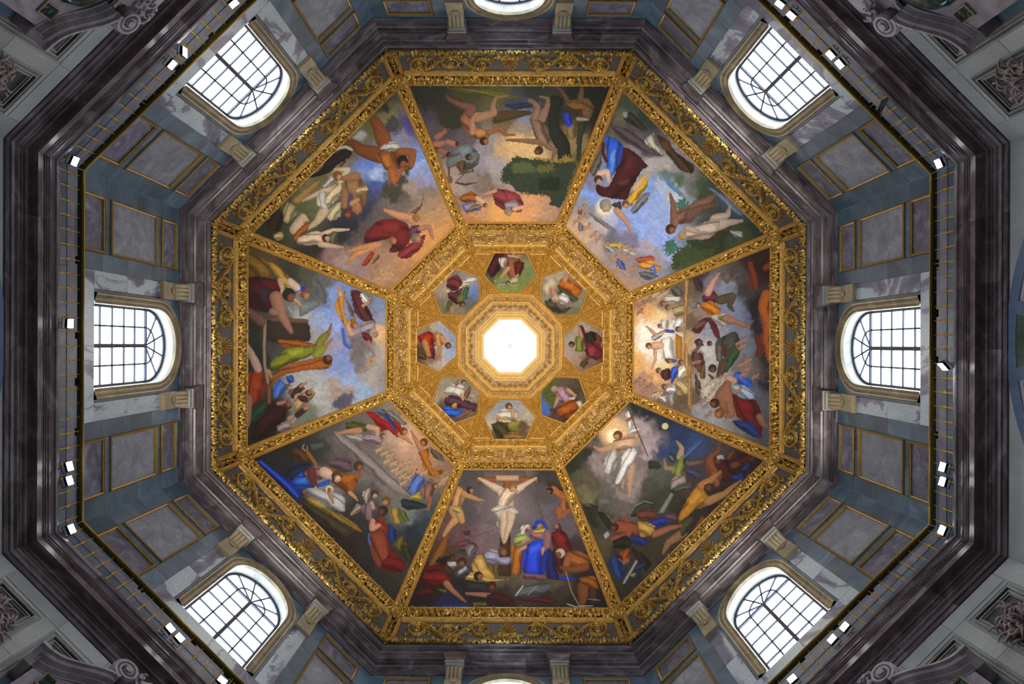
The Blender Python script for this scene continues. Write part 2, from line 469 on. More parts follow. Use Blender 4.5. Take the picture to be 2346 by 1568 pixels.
# ================================================================== DOME
A0, H0, HS = 13.38, 30.70, 23.0
def prof(phi): return A0 * np.cos(phi), H0 + HS * np.sin(phi)
_ph = np.linspace(0, PI / 2 * .995, 4000)
_pa, _phh = prof(_ph)
_pr = F * _pa / _phh
def phi_of(r): return np.interp(-np.asarray(r, float), -_pr, _ph)
def dome_pts(P):  # dome parts are set out from image pixel positions
    """P: (r, t, n) image pixel radius, image pixel offset along the side, relief height in metres -> (A, u, h)"""
    P = np.asarray(P, float)
    ph = phi_of(P[:, 0]); a, h = prof(ph)
    na, nh = np.cos(ph) / A0, np.sin(ph) / HS
    l = np.hypot(na, nh)
    a2 = a - na / l * P[:, 2]; h2 = h - nh / l * P[:, 2]
    return np.stack([a2, P[:, 1] * h / F, h2], 1)

class DB(MB):
    """mesh builder in dome image pixel coordinates (r, t, n)"""
    def dome_mesh(s, name, mat, smooth=False):
        w = dome_pts(s.v); s.v = [tuple(p) for p in w]
        return s.mesh(name, mat, smooth)
    def leaf(s, r, t, ang, ln, wd, n0, hh):
        c, q = math.cos(ang), math.sin(ang)     # ang 0 = along +t
        def P(x, y, n): return (r + x * q + y * c, t + x * c - y * q, n)
        s.add([P(0, 0, n0), P(ln * .45, wd / 2, n0), P(ln, 0, n0 + hh * .35), P(ln * .45, -wd / 2, n0), P(ln * .42, 0, n0 + hh)],
              [(0, 4, 1), (1, 4, 2), (2, 4, 3), (3, 4, 0)])
    def ball(s, r, t, rad, n0, hh):
        b = [(r + rad * math.sin(k * PI / 3), t + rad * math.cos(k * PI / 3), n0) for k in range(6)]
        m2 = [(r + .7 * rad * math.sin(k * PI / 3), t + .7 * rad * math.cos(k * PI / 3), n0 + hh * .75) for k in range(6)]
        s.add(b + m2 + [(r, t, n0 + hh)], [(k, (k + 1) % 6, 6 + (k + 1) % 6, 6 + k) for k in range(6)] + [(6 + k, 6 + (k + 1) % 6, 12) for k in range(6)])
    def ribbon(s, pts, w, n0, hh):
        rows = []
        for i, (r, t) in enumerate(pts):
            p, q = pts[max(i - 1, 0)], pts[min(i + 1, len(pts) - 1)]
            dr, dt = q[0] - p[0], q[1] - p[1]; l = math.hypot(dr, dt) or 1
            nr, nt = dt / l, -dr / l
            ww = w[i] if hasattr(w, '__len__') else w
            rows.append([(r + nr * ww * e / 2, t + nt * ww * e / 2, n0 + hh * z) for e, z in ((-1, 0), (-.6, .75), (0, 1), (.6, .75), (1, 0))])
        s.grid(rows)

RIBW = .41
def tedge(r, rib=RIBW):
    a, h = prof(phi_of(r)); return float((a * T - rib) * F / h)

# shell: one web per side, joined into the ceiling
ceiling = empty('ceiling')
rs = np.linspace(690, 59.5, 60)
mm = DB(); mm.grid([[(r, -tedge(r, 0), -.02), (r, tedge(r, 0), -.02)] for r in rs])
web_me = mm.dome_mesh('vault_web', 'goldground')
for k in range(8): link('vault_web', web_me, parent=ceiling, rot=face_rot(k))
tag(ceiling, 'gilded eight sided dome with ribs and scroll friezes framing the frescoes', kind='structure')

rnd = random.Random(5)
def leaf_field(db, pr, rows, ln, wd, n0, hh, step, main=None):
    """pr(s, v) -> (r, t, ang); s in [0,1] along, v in [-1,1] across"""
    nstep = step
    for lay in range(2):
        for i in range(nstep):
            for j in range(rows):
                sx = (i + rnd.random() * .9) / nstep
                v = -0.92 + 1.84 * (j + rnd.random()) / rows
                r, t, a = pr(sx, v)
                a += rnd.choice((-1, 1)) * rnd.uniform(.2, 1.3) + (PI if rnd.random() < .25 else 0)
                k = rnd.uniform(.7, 1.25)
                if rnd.random() < .16: db.ball(r, t, wd * .45 * k, n0, hh * 1.1 * k)
                else: db.leaf(r, t, a, ln * k, wd * k, n0 + lay * hh * .45, hh * k)

def hstrip(profile, rib=RIBW, mat='gold', name='moulding', tlim=None):
    mm = DB()
    mm.grid([[(r, -tedge(r, rib), n), (r, tedge(r, rib), n)] for r, n in profile])
    return mm.dome_mesh(name, mat)

def children8(name, me, parents=None, rot=False, kind=None):
    out = []
    for k in range(8):
        p = parents[k] if parents else ceiling
        o = link(name, me, parent=p, rot=0 if parents else face_rot(k))
        if kind: o['kind'] = kind
        out.append(o)
    return out

def spiral(r0, t0, R, turns, sgn, a0, n=34, sq=1.0, rmin=.22):
    pts = []
    for i in range(n + 1):
        f = i / n
        rad = R * (1 - (1 - rmin) * f ** .8)
        a = a0 + sgn * turns * 2 * PI * f
        pts.append((r0 + rad * math.sin(a) * sq, t0 + rad * math.cos(a)))
    return pts

def rinceau(db, centres, R, rc, sq, n0, hh, wd):
    """running acanthus scroll: centres = list of t; alternating turns"""
    for sg in (-1, 1):
        for i, tc in enumerate(centres):
            up = 1 if i % 2 == 0 else -1
            sp = spiral(rc - up * R * .08, sg * tc, R, 1.75, sg * up, PI / 2 * -up if True else 0, sq=sq)
            ws = [wd * (1 - .55 * k / len(sp)) for k in range(len(sp))]
            db.ribbon(sp, ws, n0, hh)
            for k in range(10):                       # rosette
                a = k * 2 * PI / 10
                db.leaf(rc - up * R * .08, sg * tc, a, R * .26, R * .15, n0 + hh * .3, hh)
            db.ball(rc - up * R * .08, sg * tc, R * .1, n0 + hh * .6, hh)
            for k in range(0, 19):                    # acanthus along the outer turn
                p, q = sp[k], sp[min(k + 1, len(sp) - 1)]
                a = math.atan2(q[0] - p[0], q[1] - p[1])
                out = -sg * up
                db.leaf(p[0], p[1], a + out * rnd.uniform(.3, .9), R * rnd.uniform(.26, .42), R * .16, n0, hh * .8)
                if k % 2 == 0: db.leaf(p[0], p[1], a - out * rnd.uniform(.3, .8), R * rnd.uniform(.18, .28), R * .11, n0, hh * .7)
            # acanthus bunches filling the field beside each scroll
            for q in range(2):
                t0 = sg * (tc + (1 if q else -1) * R * .98); r0 = rc + up * R * sq * .62
                for k in range(5):
                    db.leaf(r0, t0, (-PI / 2 if up > 0 else PI / 2) + (k - 2) * .55, R * rnd.uniform(.2, .34), R * .12, n0, hh)
            # connecting stem to the next scroll
            if i + 1 < len(centres):
                tn = centres[i + 1]
                st = []
                for k in range(13):
                    f = k / 12
                    st.append((rc + up * R * sq * math.cos(f * PI) * -1, sg * (tc + (tn - tc) * f)))
                db.ribbon(st, wd * .9, n0, hh)
                for k in range(1, 12):
                    p, q = st[k], st[k - 1]
                    a = math.atan2(q[0] - p[0], q[1] - p[1])
                    for sd in (-1, 1):
                        db.leaf(p[0], p[1], a + sd * rnd.uniform(.3, 1.0), R * rnd.uniform(.28, .5), R * .17, n0, hh)
                    if k % 3 == 1:
                        db.ribbon(spiral(p[0] + rnd.uniform(-6, 6), p[1] + rnd.uniform(-5, 5), R * .28, 1.1, rnd.choice((-1, 1)), rnd.uniform(0, 6), 10), R * .1, n0, hh * .8)
def shell_fan(db, r, t, R, dirn, n0, hh, k=9):
    for i in range(k):
        a = -PI / 2 * .9 + PI * .9 * i / (k - 1)
        pts = [(r + dirn * R * f * math.cos(a), t + R * f * math.sin(a) * .75) for f in (0.12, .4, .7, 1.0)]
        db.ribbon(pts, [R * .05, R * .10, R * .17, R * .20], n0, hh)
    db.ball(r, t, R * .2, n0, hh)
    for sg in (-1, 1):
        for i in range(7):
            db.leaf(r - dirn * R * .05, t + sg * R * .15 * i, (0 if sg > 0 else PI) - sg * dirn * rnd.uniform(-.2, .9), R * .5, R * .18, n0, hh)

# ---- great frieze at the foot of the dome
mm = DB(); mm.grid([[(r, -tedge(r), .015), (r, tedge(r), .015)] for r in (690, 672, 660, 645, 632)])
frieze = children8('frieze', mm.dome_mesh('frieze_ground', 'frieze'))
db = DB()
rinceau(db, [60, 134, 206], 25, 652.5, .68, .02, .12, 5.2)
shell_fan(db, 664, 0, 27, -1, .02, .10)
children8('scroll_relief', db.dome_mesh('scroll_relief', 'goldleaf'), frieze, kind='stuff')
db = DB()
leaf_field(db, lambda s, v: (679 + v * 4.5, -tedge(678, .25) + 2 * tedge(678, .25) * s, 0), 2, 8.5, 5.5, .03, .11, 90)
children8('leaf_fringe', db.dome_mesh('leaf_fringe', 'goldleaf'), frieze, kind='stuff')
children8('moulding', hstrip([(633.5, .01), (633, .09), (631.5, .10), (631, .05), (629, .04), (627.5, .12), (625.5, .13), (624, .06), (622, .05), (621.6, .0)]), frieze)
children8('moulding', hstrip([(604.2, 0), (603.6, .10), (601.5, .10), (601, 0)]), frieze)
children8('garland_ground', hstrip([(622, .02), (604, .02)], mat='gilt_shade_dirt'), frieze)  # strip coloured dark for the shade and dirt behind the leaves
db = DB()
leaf_field(db, lambda s, v: (613.5 + v * 6.5, -tedge(612, .12) + 2 * tedge(612, .12) * s, PI / 2), 3, 9.5, 6, .03, .15, 85)
children8('leaf_garland', db.dome_mesh('leaf_garland', 'goldleaf'), frieze, kind='stuff')

# ---- ribs: moulded bands on the eight edges, leaf garland along each
def mirror45(p):
    c, q = math.cos(PI / 4), math.sin(PI / 4)
    return (p[0] * c + p[1] * q, p[0] * q - p[1] * c, p[2])
def rib_pt(r, s, n):
    """s metres from the edge, towards the middle of the side"""
    a, h = prof(phi_of(r)); return (r, float((a * T - s) * F / h), n)
def two_sided(build, mat, name):
    out = MB()
    for side in (0, 1):
        db = DB(); build(db)
        w = [tuple(p) for p in dome_pts(db.v)]
        out.add([mirror45(p) for p in w] if side else w, db.f)
    return out.mesh(name, mat)
RP = [(.185, .02), (.19, .06), (.20, .10), (.235, .15), (.27, .12), (.275, .07), (.30, .06), (.315, .11), (.345, .12), (.36, .07), (.375, .07), (.385, .10), (.405, .10), (.41, -.01)]
rr = list(np.linspace(672, 219, 46))
def b_rib(db): db.grid([[rib_pt(r, s, n) for s, n in RP] for r in rr])
rib_me = two_sided(b_rib, 'gold', 'rib')
def b_gar(db):
    def pr(s, v):
        r = 684 - (684 - 224) * s ** 1.0
        p = rib_pt(r, .095 + v * .095, 0)
        return p[0], p[1], PI / 2 * -1
    leaf_field(db, pr, 1, 10, 6, .04, .17, 105)
    # a thicker boss where rib and garland cross
    for k in range(26):
        p = rib_pt(613 + rnd.uniform(-10, 10), rnd.uniform(0, .3), 0)
        db.leaf(p[0], p[1], rnd.uniform(0, 2 * PI), 11, 6, .14, .1)
    for k in range(24):
        p = rib_pt(678 + rnd.uniform(-6, 6), rnd.uniform(0, .4), 0)
        db.leaf(p[0], p[1], rnd.uniform(0, 2 * PI), 11, 6, .08, .1)
    for k in range(16):
        p = rib_pt(273 + rnd.uniform(-7, 7), rnd.uniform(0, .3), 0)
        db.leaf(p[0], p[1], rnd.uniform(0, 2 * PI), 7, 4, .14, .1)
    for k in range(12):
        p = rib_pt(222 + rnd.uniform(-4, 4), rnd.uniform(0, .3), 0)
        db.leaf(p[0], p[1], rnd.uniform(0, 2 * PI), 6, 3.5, .14, .1)
rib = children8('rib', rib_me)
children8('garland_ground', two_sided(lambda db: db.grid([[rib_pt(r, s, n) for s, n in ((0, .03), (.195, .03))] for r in list(np.linspace(688, 672, 4)) + rr]), 'gilt_shade_dirt', 'rib_ground'), rib)
children8('leaf_garland', two_sided(b_gar, 'goldleaf', 'rib_garland'), rib, kind='stuff')

# ---- upper frieze above the frescoes
mm = DB(); mm.grid([[(r, -tedge(r), .015), (r, tedge(r), .015)] for r in (266, 258, 250, 242, 234)])
upper = children8('upper_frieze', mm.dome_mesh('upper_frieze_ground', 'frieze_up'))
db = DB()
rinceau(db, [44, 76], 14, 249.5, .85, .02, .14, 3.8)
for sg in (-1, 1):
    for k in range(14): db.leaf(240 + 20 * rnd.random(), sg * (4 + 22 * rnd.random()), rnd.uniform(0, 2 * PI), 8, 4, .02, .13)
    for rr_ in (243, 256):
        db.ribbon(spiral(rr_, sg * 22, 5.5, 1.4, sg, 0, 16), 2, .02, .12)
    db.ribbon([(238, sg * 3), (246, sg * 7), (254, sg * 6), (261, sg * 11)], [2, 4, 4, 2], .02, .14)
db.ribbon([(238, 0), (250, 0), (262, 0)], [3, 5, 2.5], .02, .14)
children8('scroll_relief', db.dome_mesh('upper_scroll', 'goldleaf'), upper, kind='stuff')
children8('moulding', hstrip([(285.5, 0), (285.5, .10), (283.5, .11), (282, .06), (281, .02)]), upper)
children8('garland_ground', hstrip([(281, .02), (268, .02)], mat='gilt_shade_dirt'), upper)
children8('moulding', hstrip([(268, .02), (267, .10), (265, .11), (264, .06), (263.3, .02)]), upper)
children8('moulding', hstrip([(236.5, .02), (236, .09), (234, .11), (232.5, .06), (231, .10), (229, .11), (228, .06), (219, .06), (218.4, .11), (217.2, .11), (217, 0)]), upper)
db = DB()
leaf_field(db, lambda s, v: (274 + v * 5.5, -tedge(274, .12) + 2 * tedge(274, .12) * s, PI / 2), 2, 7.5, 4.5, .03, .17, 56)
leaf_field(db, lambda s, v: (223.3 + v * 3.2, -tedge(223, .12) + 2 * tedge(223, .12) * s, PI / 2), 1, 6, 3.6, .06, .14, 56)
children8('leaf_garland', db.dome_mesh('upper_garland', 'goldleaf'), upper, kind='stuff')

# ---- crown: hexagon frames, triangular gilt panels, thin ribs
HEX = [(216.5, -36.5), (216.5, 36.5), (163.5, 60), (121.5, 24.5), (121.5, -24.5), (163.5, -60)]
mm = DB(); mm.grid([[(r, -tedge(r, 0), .01), (r, tedge(r, 0), .01)] for r in (218, 200, 180, 160, 140, 120)])
crown = children8('crown_web', mm.dome_mesh('crown_web', 'goldground'))
def polyframe(db, pts, wd, n0, hh):
    n = len(pts)
    cr, ct = sum(p[0] for p in pts) / n, sum(p[1] for p in pts) / n
    rows = []
    for d, z in ((0, 0), (0, .8), (.3, 1), (.5, .55), (.8, .75), (1, .0)):
        row = []
        for i in range(n):
            p, a, b = pts[i], pts[i - 1], pts[(i + 1) % n]
            e1 = np.array(p) - np.array(a); e2 = np.array(b) - np.array(p)
            e1 = e1 / np.linalg.norm(e1); e2 = e2 / np.linalg.norm(e2)
            n1 = np.array([-e1[1], e1[0]]); n2 = np.array([-e2[1], e2[0]])
            bi = n1 + n2; bi = bi / max(.35, (1 + float(n1 @ n2)))
            if np.dot(bi, np.array([cr - p[0], ct - p[1]])) < 0: bi = -bi
            q = np.array(p) + bi * wd * d
            row.append((q[0], q[1], n0 + hh * z))
        rows.append(row)
    db.grid(rows, close=True)
db = DB()
hx = [(p[0] + (p[0] - 168) * .035, p[1] * 1.06) for p in HEX]
polyframe(db, hx, 4.2, .02, .10)
tri = []
for sg in (-1, 1):
    tri.append([(214, sg * 43), (214, sg * (tedge(214, .2))), (172, sg * 63)])
    tri.append([(124.5, sg * 31), (124.5, sg * (tedge(124.5, .2))), (152, sg * 59)])
for tr in tri: polyframe(db, tr, 3.0, .02, .09)
children8('panel_mouldings', db.dome_mesh('panel_mouldings', 'gold'), crown)
db = DB()
for tr in tri:
    cr, ct = np.mean([p[0] for p in tr]), np.mean([p[1] for p in tr])
    big = tr[0][0] > 200
    for k in range(16 if big else 7):
        db.leaf(cr + rnd.gauss(2.5 if big else -1.5, 4.5 if big else 2.5), ct + rnd.gauss(0, 5.0 if big else 3.0), rnd.uniform(0, 6.28), rnd.uniform(5, 10) if big else 5, 3.2, .02, .11)
    if big:
        for k in range(5): db.ball(cr + rnd.gauss(3, 4), ct + rnd.gauss(0, 4), 2.0, .03, .12)
children8('trophy_relief', db.dome_mesh('trophy_relief', 'goldleaf'), crown, kind='stuff')
def b_thin(db):
    db.grid([[rib_pt(r, s, n) for s, n in ((0, .05), (.09, .06), (.10, .10), (.14, .12), (.17, .09), (.20, .10), (.20, 0))] for r in np.linspace(219, 119, 14)])
def b_thin_leaf(db):
    for k in range(46):
        p = rib_pt(219 - 100 * k / 46, rnd.uniform(0, .09), 0)
        db.leaf(p[0], p[1], -PI / 2 + rnd.uniform(-.9, .9), 5, 2.8, .06, .08)
thin = children8('thin_rib', two_sided(b_thin, 'gold', 'thin_rib'))
children8('leaf_string', two_sided(b_thin_leaf, 'goldleaf', 'leaf_string'), thin, kind='stuff')

# ---- rings round the eye: mouldings, key pattern, palmettes
ring_me = hstrip([(121, .02), (120, .12), (118, .13), (116.5, .07), (115, .12), (113, .12), (112, .05), (103.5, .05), (103, .12), (100.5, .14), (98.5, .08), (97, .11), (96, .03)], 0, 'gold')
eye = children8('oculus_ring', ring_me)
children8('palmette_ground', hstrip([(96.2, .03), (88, .03), (80.8, .03)], 0, 'frieze_up'), eye)
children8('inner_mouldings', hstrip([(81, .03), (80.5, .13), (78, .15), (76, .10), (75.5, .17), (72, .20), (70.5, .14), (69, .14), (68.5, .24), (64.5, .28), (62, .22), (60.6, .22), (60, .0)], 0, 'plaster'), eye)
db = DB()
def kb(r0, t0, r1, t1): db.ribbon([(r0, t0), (r1, t1)], 1.0, .06, .05)
for sg in (-1, 1):
    for i in range(5):
        x = sg * (3 + i * 8.2); d = sg * 7.0
        kb(104.6, x - d * .1, 104.6, x + d); kb(104.6, x, 110.6, x); kb(110.6, x, 110.6, x + d * .75); kb(110.6, x + d * .75, 107, x + d * .75); kb(107, x + d * .75, 107, x + d * .4)
key_me = db.dome_mesh('greek_key', 'goldleaf')
children8('greek_key', key_me, eye)
mm = hstrip([(111.6, .055), (104, .055)], 0, 'frieze_up'); children8('key_ground', mm, eye)
db = DB()
for i in range(-1, 2):
    t = i * 24
    for k in range(7):
        a = (-1.2 + 2.4 * k / 6)
        db.leaf(93.5, t, -PI / 2 + a, 9.5 - abs(a) * 2, 2.4, .04, .07)
    db.ribbon(spiral(91, t + 12, 4.5, 1.3, 1, 0, 14), 1.3, .04, .06); db.ribbon(spiral(91, t - 12, 4.5, 1.3, -1, PI, 14), 1.3, .04, .06)
children8('palmettes', db.dome_mesh('palmettes', 'goldleaf'), eye, kind='stuff')

# ---- lantern: short white drum and glass roof
la, lh = prof(phi_of(59.8)); la = float(la); lh = float(lh)
lm = MB()
lm.grid([[(a, -a * T, h), (a, a * T, h)] for a, h in ((la, lh - .2), (la + .06, lh - .1), (la + .06, lh + .3), (la + .30, lh + .35), (la + .30, lh + 1.2))])
drum_me = lm.mesh('lantern_drum', 'cream')
w9 = empty('window_9'); tag(w9, 'bright glass skylight in the oculus at the crown of the dome', kind='structure')
gm = MB()
RR = (la + .5)
gm.add([(0, 0, lh + 1.6), (RR, -RR * T, lh + 1.2), (RR, RR * T, lh + 1.2)], [(0, 1, 2)])
gl_me = gm.mesh('skylight_pane', 'sky')
bm_ = MB()
for s in (-1, 1): bm_.tube([(.06, 0, lh + 1.5), (.62, s * .13, lh + 1.48)], [.03, .008], 5)
spoke_me = bm_.mesh('finial_spoke', 'steel')
for k in range(8):
    link('lantern_drum', drum_me, parent=w9, rot=face_rot(k)); link('pane', gl_me, parent=w9, rot=face_rot(k)); link('finial_spoke', spoke_me, parent=w9, rot=face_rot(k))
# ================================================================== THINGS ON THE WALLS
# ---- balcony railings (the sides whose railing the photograph shows)
RA, RB, RTOP = 13.60, 20.60, 21.78
bl = MB()
pr_ = [(.035, 0), (.035, .05), (.018, .09), (.030, .30), (.016, .47), (.045, .53), (.055, .58), (.045, .63), (.016, .69), (.020, .85), (.013, 1.12)]
bl.grid([[(r * math.cos(a), r * math.sin(a), h - EYE) for a in [k * PI / 4 for k in range(8)]] for r, h in pr_], close=True)
bl_me = bl.mesh('baluster', 'brass', True)
NB = 25
def rail_meshes():
    a = MB()
    rows = []
    for k in range(8):
        ang = k * PI / 4
        aa, hh = RA - .075 + .028 * math.cos(ang), RTOP + .035 + .028 * math.sin(ang)
        rows.append([(aa, -aa * T + .012, hh), (aa, aa * T - .012, hh)])
    a.grid(rows + rows[:1])
    b = MB()
    pr = [(RA - .07, RTOP - .045), (RA + .08, RTOP - .045), (RA + .08, RTOP + .04), (RA - .07, RTOP + .04), (RA - .07, RTOP - .045)]
    b.grid([[(x, -x * T + .012, y), (x, x * T - .012, y)] for x, y in pr])
    return a.mesh('handrail', 'brass', True), b.mesh('rail_plank', 'brassdark')
hand_me, plank_me = rail_meshes()
ck = MB(); ck.box(RA + .02, RA + .2, -.12, .12, RTOP + .04, RTOP + .10); clip_me = ck.mesh('rail_clamp', 'black')
for k in (0, 1, 3, 4, 5, 7):
    root = empty('balcony_railing', (0, 0, 0), face_rot(k))
    tag(root, 'brass balcony railing with knobbed balusters along the %s cornice' % WHERE[k], 'railing', 'brass railings on the balcony cornice')
    link('handrail', hand_me, parent=root); link('rail_plank', plank_me, parent=root)
    for i in range(NB):
        u = -RA * T + (i + .5) * 2 * RA * T / NB
        link('baluster', bl_me, parent=root, loc=(RA, u, RB + EYE))
    for u in (-2.75, -1.15, .35, 2.75):
        link('rail_clamp', clip_me, parent=root, loc=(0, u, 0))

# grey props leaning behind two of the railings
sp = MB()
sp.add([(RA + .30, -.09, RB), (RA + .30, .09, RB), (RA + .40, .09, RB), (RA + .40, -.09, RB), (RA + .12, .43, RTOP + .02), (RA + .12, .55, RTOP + .02), (RA + .22, .55, RTOP + .02), (RA + .22, .43, RTOP + .02)],
       [(0, 1, 5, 4), (1, 2, 6, 5), (2, 3, 7, 6), (3, 0, 4, 7), (4, 5, 6, 7), (0, 3, 2, 1)])
sp2 = MB(); sp2.tube([(RA + .28, -.08, RB + .05), (RA + .11, .43, RTOP)], .02, 6)
strut_me, rod_me = sp.mesh('metal_strut', 'steel'), sp2.mesh('strut_edge', 'steel')
for k, u, lab in ((7, 2.55, 'dark grey metal strut leaning behind the upper right railing'), (3, -1.85, 'dark grey metal strut leaning behind the lower left railing')):
    s = tag(link('metal_strut', strut_me, rot=face_rot(k)), lab, 'strut', 'metal struts behind the railings')
    s.location = (-u * math.sin(face_rot(k)), u * math.cos(face_rot(k)), 0)
    link('strut_edge', rod_me, parent=s)

# ---- floodlights clamped in front of the railings
lb = MB(); lb.box(-.05, .03, -.13, .13, -.11 - EYE, .11 - EYE)
lb.grid([[(-.05, a * .13, b * .11 - EYE) for a, b in ((-1, -1), (1, -1), (1, 1), (-1, 1))], [(-.09, a * .07, b * .06 - EYE) for a, b in ((-1, -1), (1, -1), (1, 1), (-1, 1))]], close=True)
body_me = lb.mesh('lamp_housing', 'black')
lg = MB(); lg.box(.028, .04, -.122, .122, -.102 - EYE, .102 - EYE); glass_me = lg.mesh('lamp_glass', 'lamp')
ly = MB()
ly.tube([(-.02, -.15, -EYE), (-.10, -.15, -.16 - EYE), (-.10, .15, -.16 - EYE), (-.02, .15, -EYE)], .013, 5)
ly.tube([(-.10, 0, -.16 - EYE), (-.14, 0, -.24 - EYE)], .016, 5)
yoke_me = ly.mesh('lamp_yoke', 'black')
# x, y: image pixel position that each lamp is placed from
LAMPS = [(160, 368, 'floodlight at the corner where the left and upper left railings meet', 0),
 (150, 745, 'lone bright floodlight facing the left window over the railing', 0),
 (149, 1077, 'upper of two paired floodlights low on the left railing', 0),
 (150, 1110, 'lower of two paired floodlights low on the left railing', 0),
 (156, 1222, 'floodlight at the corner where the left and lower left railings meet', 0),
 (386, 143, 'floodlight facing the viewer below the upper left window', 0),
 (415, 115, 'black floodlight turned sideways below the upper left window', 1),
 (530, 2, 'floodlight on the upper left railing cut by the top edge of the photo', 0),
 (387, 1450, 'upper of two paired floodlights below the lower left window', 0),
 (410, 1471, 'lower of two paired floodlights below the lower left window', 0),
 (512, 1565, 'floodlight on the lower left railing cut by the bottom edge of the photo', 0),
 (1788, 0, 'floodlight on the upper right railing cut by the top edge of the photo', 0),
 (1817, 23, 'single floodlight near the top end of the upper right railing', 0),
 (1910, 111, 'upper of two paired floodlights below the upper right window', 0),
 (1930, 133, 'lower of two paired floodlights below the upper right window', 0),
 (2162, 360, 'floodlight at the corner where the right and upper right railings meet', 0),
 (2178, 829, 'dim floodlight turned sideways below the right window', 1),
 (2180, 1064, 'upper of two paired floodlights low on the right railing', 0),
 (2180, 1098, 'lower of two paired floodlights low on the right railing', 0),
 (2171, 1208, 'floodlight at the corner where the right and lower right railings meet', 0),
 (1952, 1437, 'upper of two paired floodlights below the lower right window', 0),
 (1922, 1465, 'lower of two paired floodlights below the lower right window', 0),
 (1831, 1560, 'floodlight on the lower right railing cut by the bottom edge of the photo', 0)]
first = None
for i, (x, y, lab, turned) in enumerate(LAMPS):
    dx, dy = x - 1163.5, y - 793.5 + (x - 1163.5) * .0037
    k = int(round(math.atan2(dy, dx) / (PI / 4))) % 8
    th = face_rot(k)
    r = dx * math.cos(th) + dy * math.sin(th); t = -dx * math.sin(th) + dy * math.cos(th)
    a = 13.32; h = a * F / r; u = t * a / r
    h = max(h, RB + .2)
    if first is None:
        first = empty('floodlight'); link('lamp_housing', body_me, parent=first); link('lamp_glass', glass_me, parent=first); link('lamp_yoke', yoke_me, parent=first)
        o = first
    else:
        o = copy_tree(first)
    P = Vector((a * math.cos(th) - u * math.sin(th), a * math.sin(th) + u * math.cos(th), h + EYE))
    o.location = P
    o.scale = (1.08, 1.08, 1.08)
    aim = Vector((-P.x * .3, -P.y * .3, P.z - 1.5)) if not turned else Vector((P.x * .55 - math.sin(th) * 5.5, P.y * .55 + math.cos(th) * 5.5, P.z - 0.5))
    d = (aim - P).normalized()
    o.rotation_euler = d.to_track_quat('X', 'Z').to_euler()
    tag(o, lab, 'floodlight', 'floodlights on the balcony cornice')
    if not turned:
        ld = bpy.data.lights.new('added_dome_uplight', 'SPOT'); ld.energy = SPOT_W; ld.spot_size = math.radians(84); ld.spot_blend = 1.0; ld.shadow_soft_size = .12  # added uplight for the crown; the lamp itself aims across the drum
        ld.color = (1.0, 0.92, 0.79)
        lo = bpy.data.objects.new('added_dome_uplight', ld); COL.objects.link(lo); lo.location = P + d * .1
        bd = (Vector((-P.x * .18, -P.y * .18, 50.0)) - P).normalized()
        lo.rotation_euler = bd.to_track_quat('-Z', 'Y').to_euler()

# ---- lower walls on the diagonal sides: recessed panels, frames, pediments, carved crests
def recess(u0, u1, h0, h1, w=.10):
    """stepped stone frame round a recess"""
    mm = MB()
    pr = [(-.16, AW + .01), (-.16, AW - .02), (-.12, AW - .02), (-.12, AW + .0), (-.04, AW + .0), (-.04, AW - .05), (.0, AW - .05), (.0, AW + .03), (.05, AW + .03), (.05, AW + .0), (.09, AW + .0), (.09, AW + .05), (.13, AW + .05), (.13, AW + .09)]
    mm.grid([[(a, u0 + d, h0 + d), (a, u1 - d, h0 + d), (a, u1 - d, h1 - d), (a, u0 + d, h1 - d)] for d, a in pr], close=True)
    return mm
rec = []
for a, b in niche_k: rec.append((recess(a, b, 12.0, 18.62).mesh('panel_frame', 'greyline'), slab_mesh(a - .02, b + .02, 11.98, 18.64, 'niche', 0, AW + .08, .1)))
rec.append((recess(-3.06, 3.06, 9.0, 18.62).mesh('panel_frame', 'greyline'), slab_mesh(-3.08, 3.08, 8.98, 18.64, 'blue', 0, AW + .08, .1)))
lowslabs = []
for sg in (-1, 1):
    for u0, u1, hs in ((3.24, 3.70, (13, 14.4, 15.8, 17.2, 18.9)), (5.29, WT - .005, (13, 14.8, 16.4, 17.9, 19.38))):
        a, b = (u0, u1) if sg > 0 else (-u1, -u0)
        for h0, h1 in zip(hs, hs[1:]): lowslabs.append(slab_mesh(a, b, h0, h1, 'grey', .008, AW - .02, .05))
    for u0, u1 in ((0, 1.6), (1.6, 3.24), (3.24, 5.27)):
        a, b = (u0, u1) if sg > 0 else (-u1, -u0)
        lowslabs.append(slab_mesh(a, b, 18.9, 19.39, 'grey', .008, AW - .02, .05))

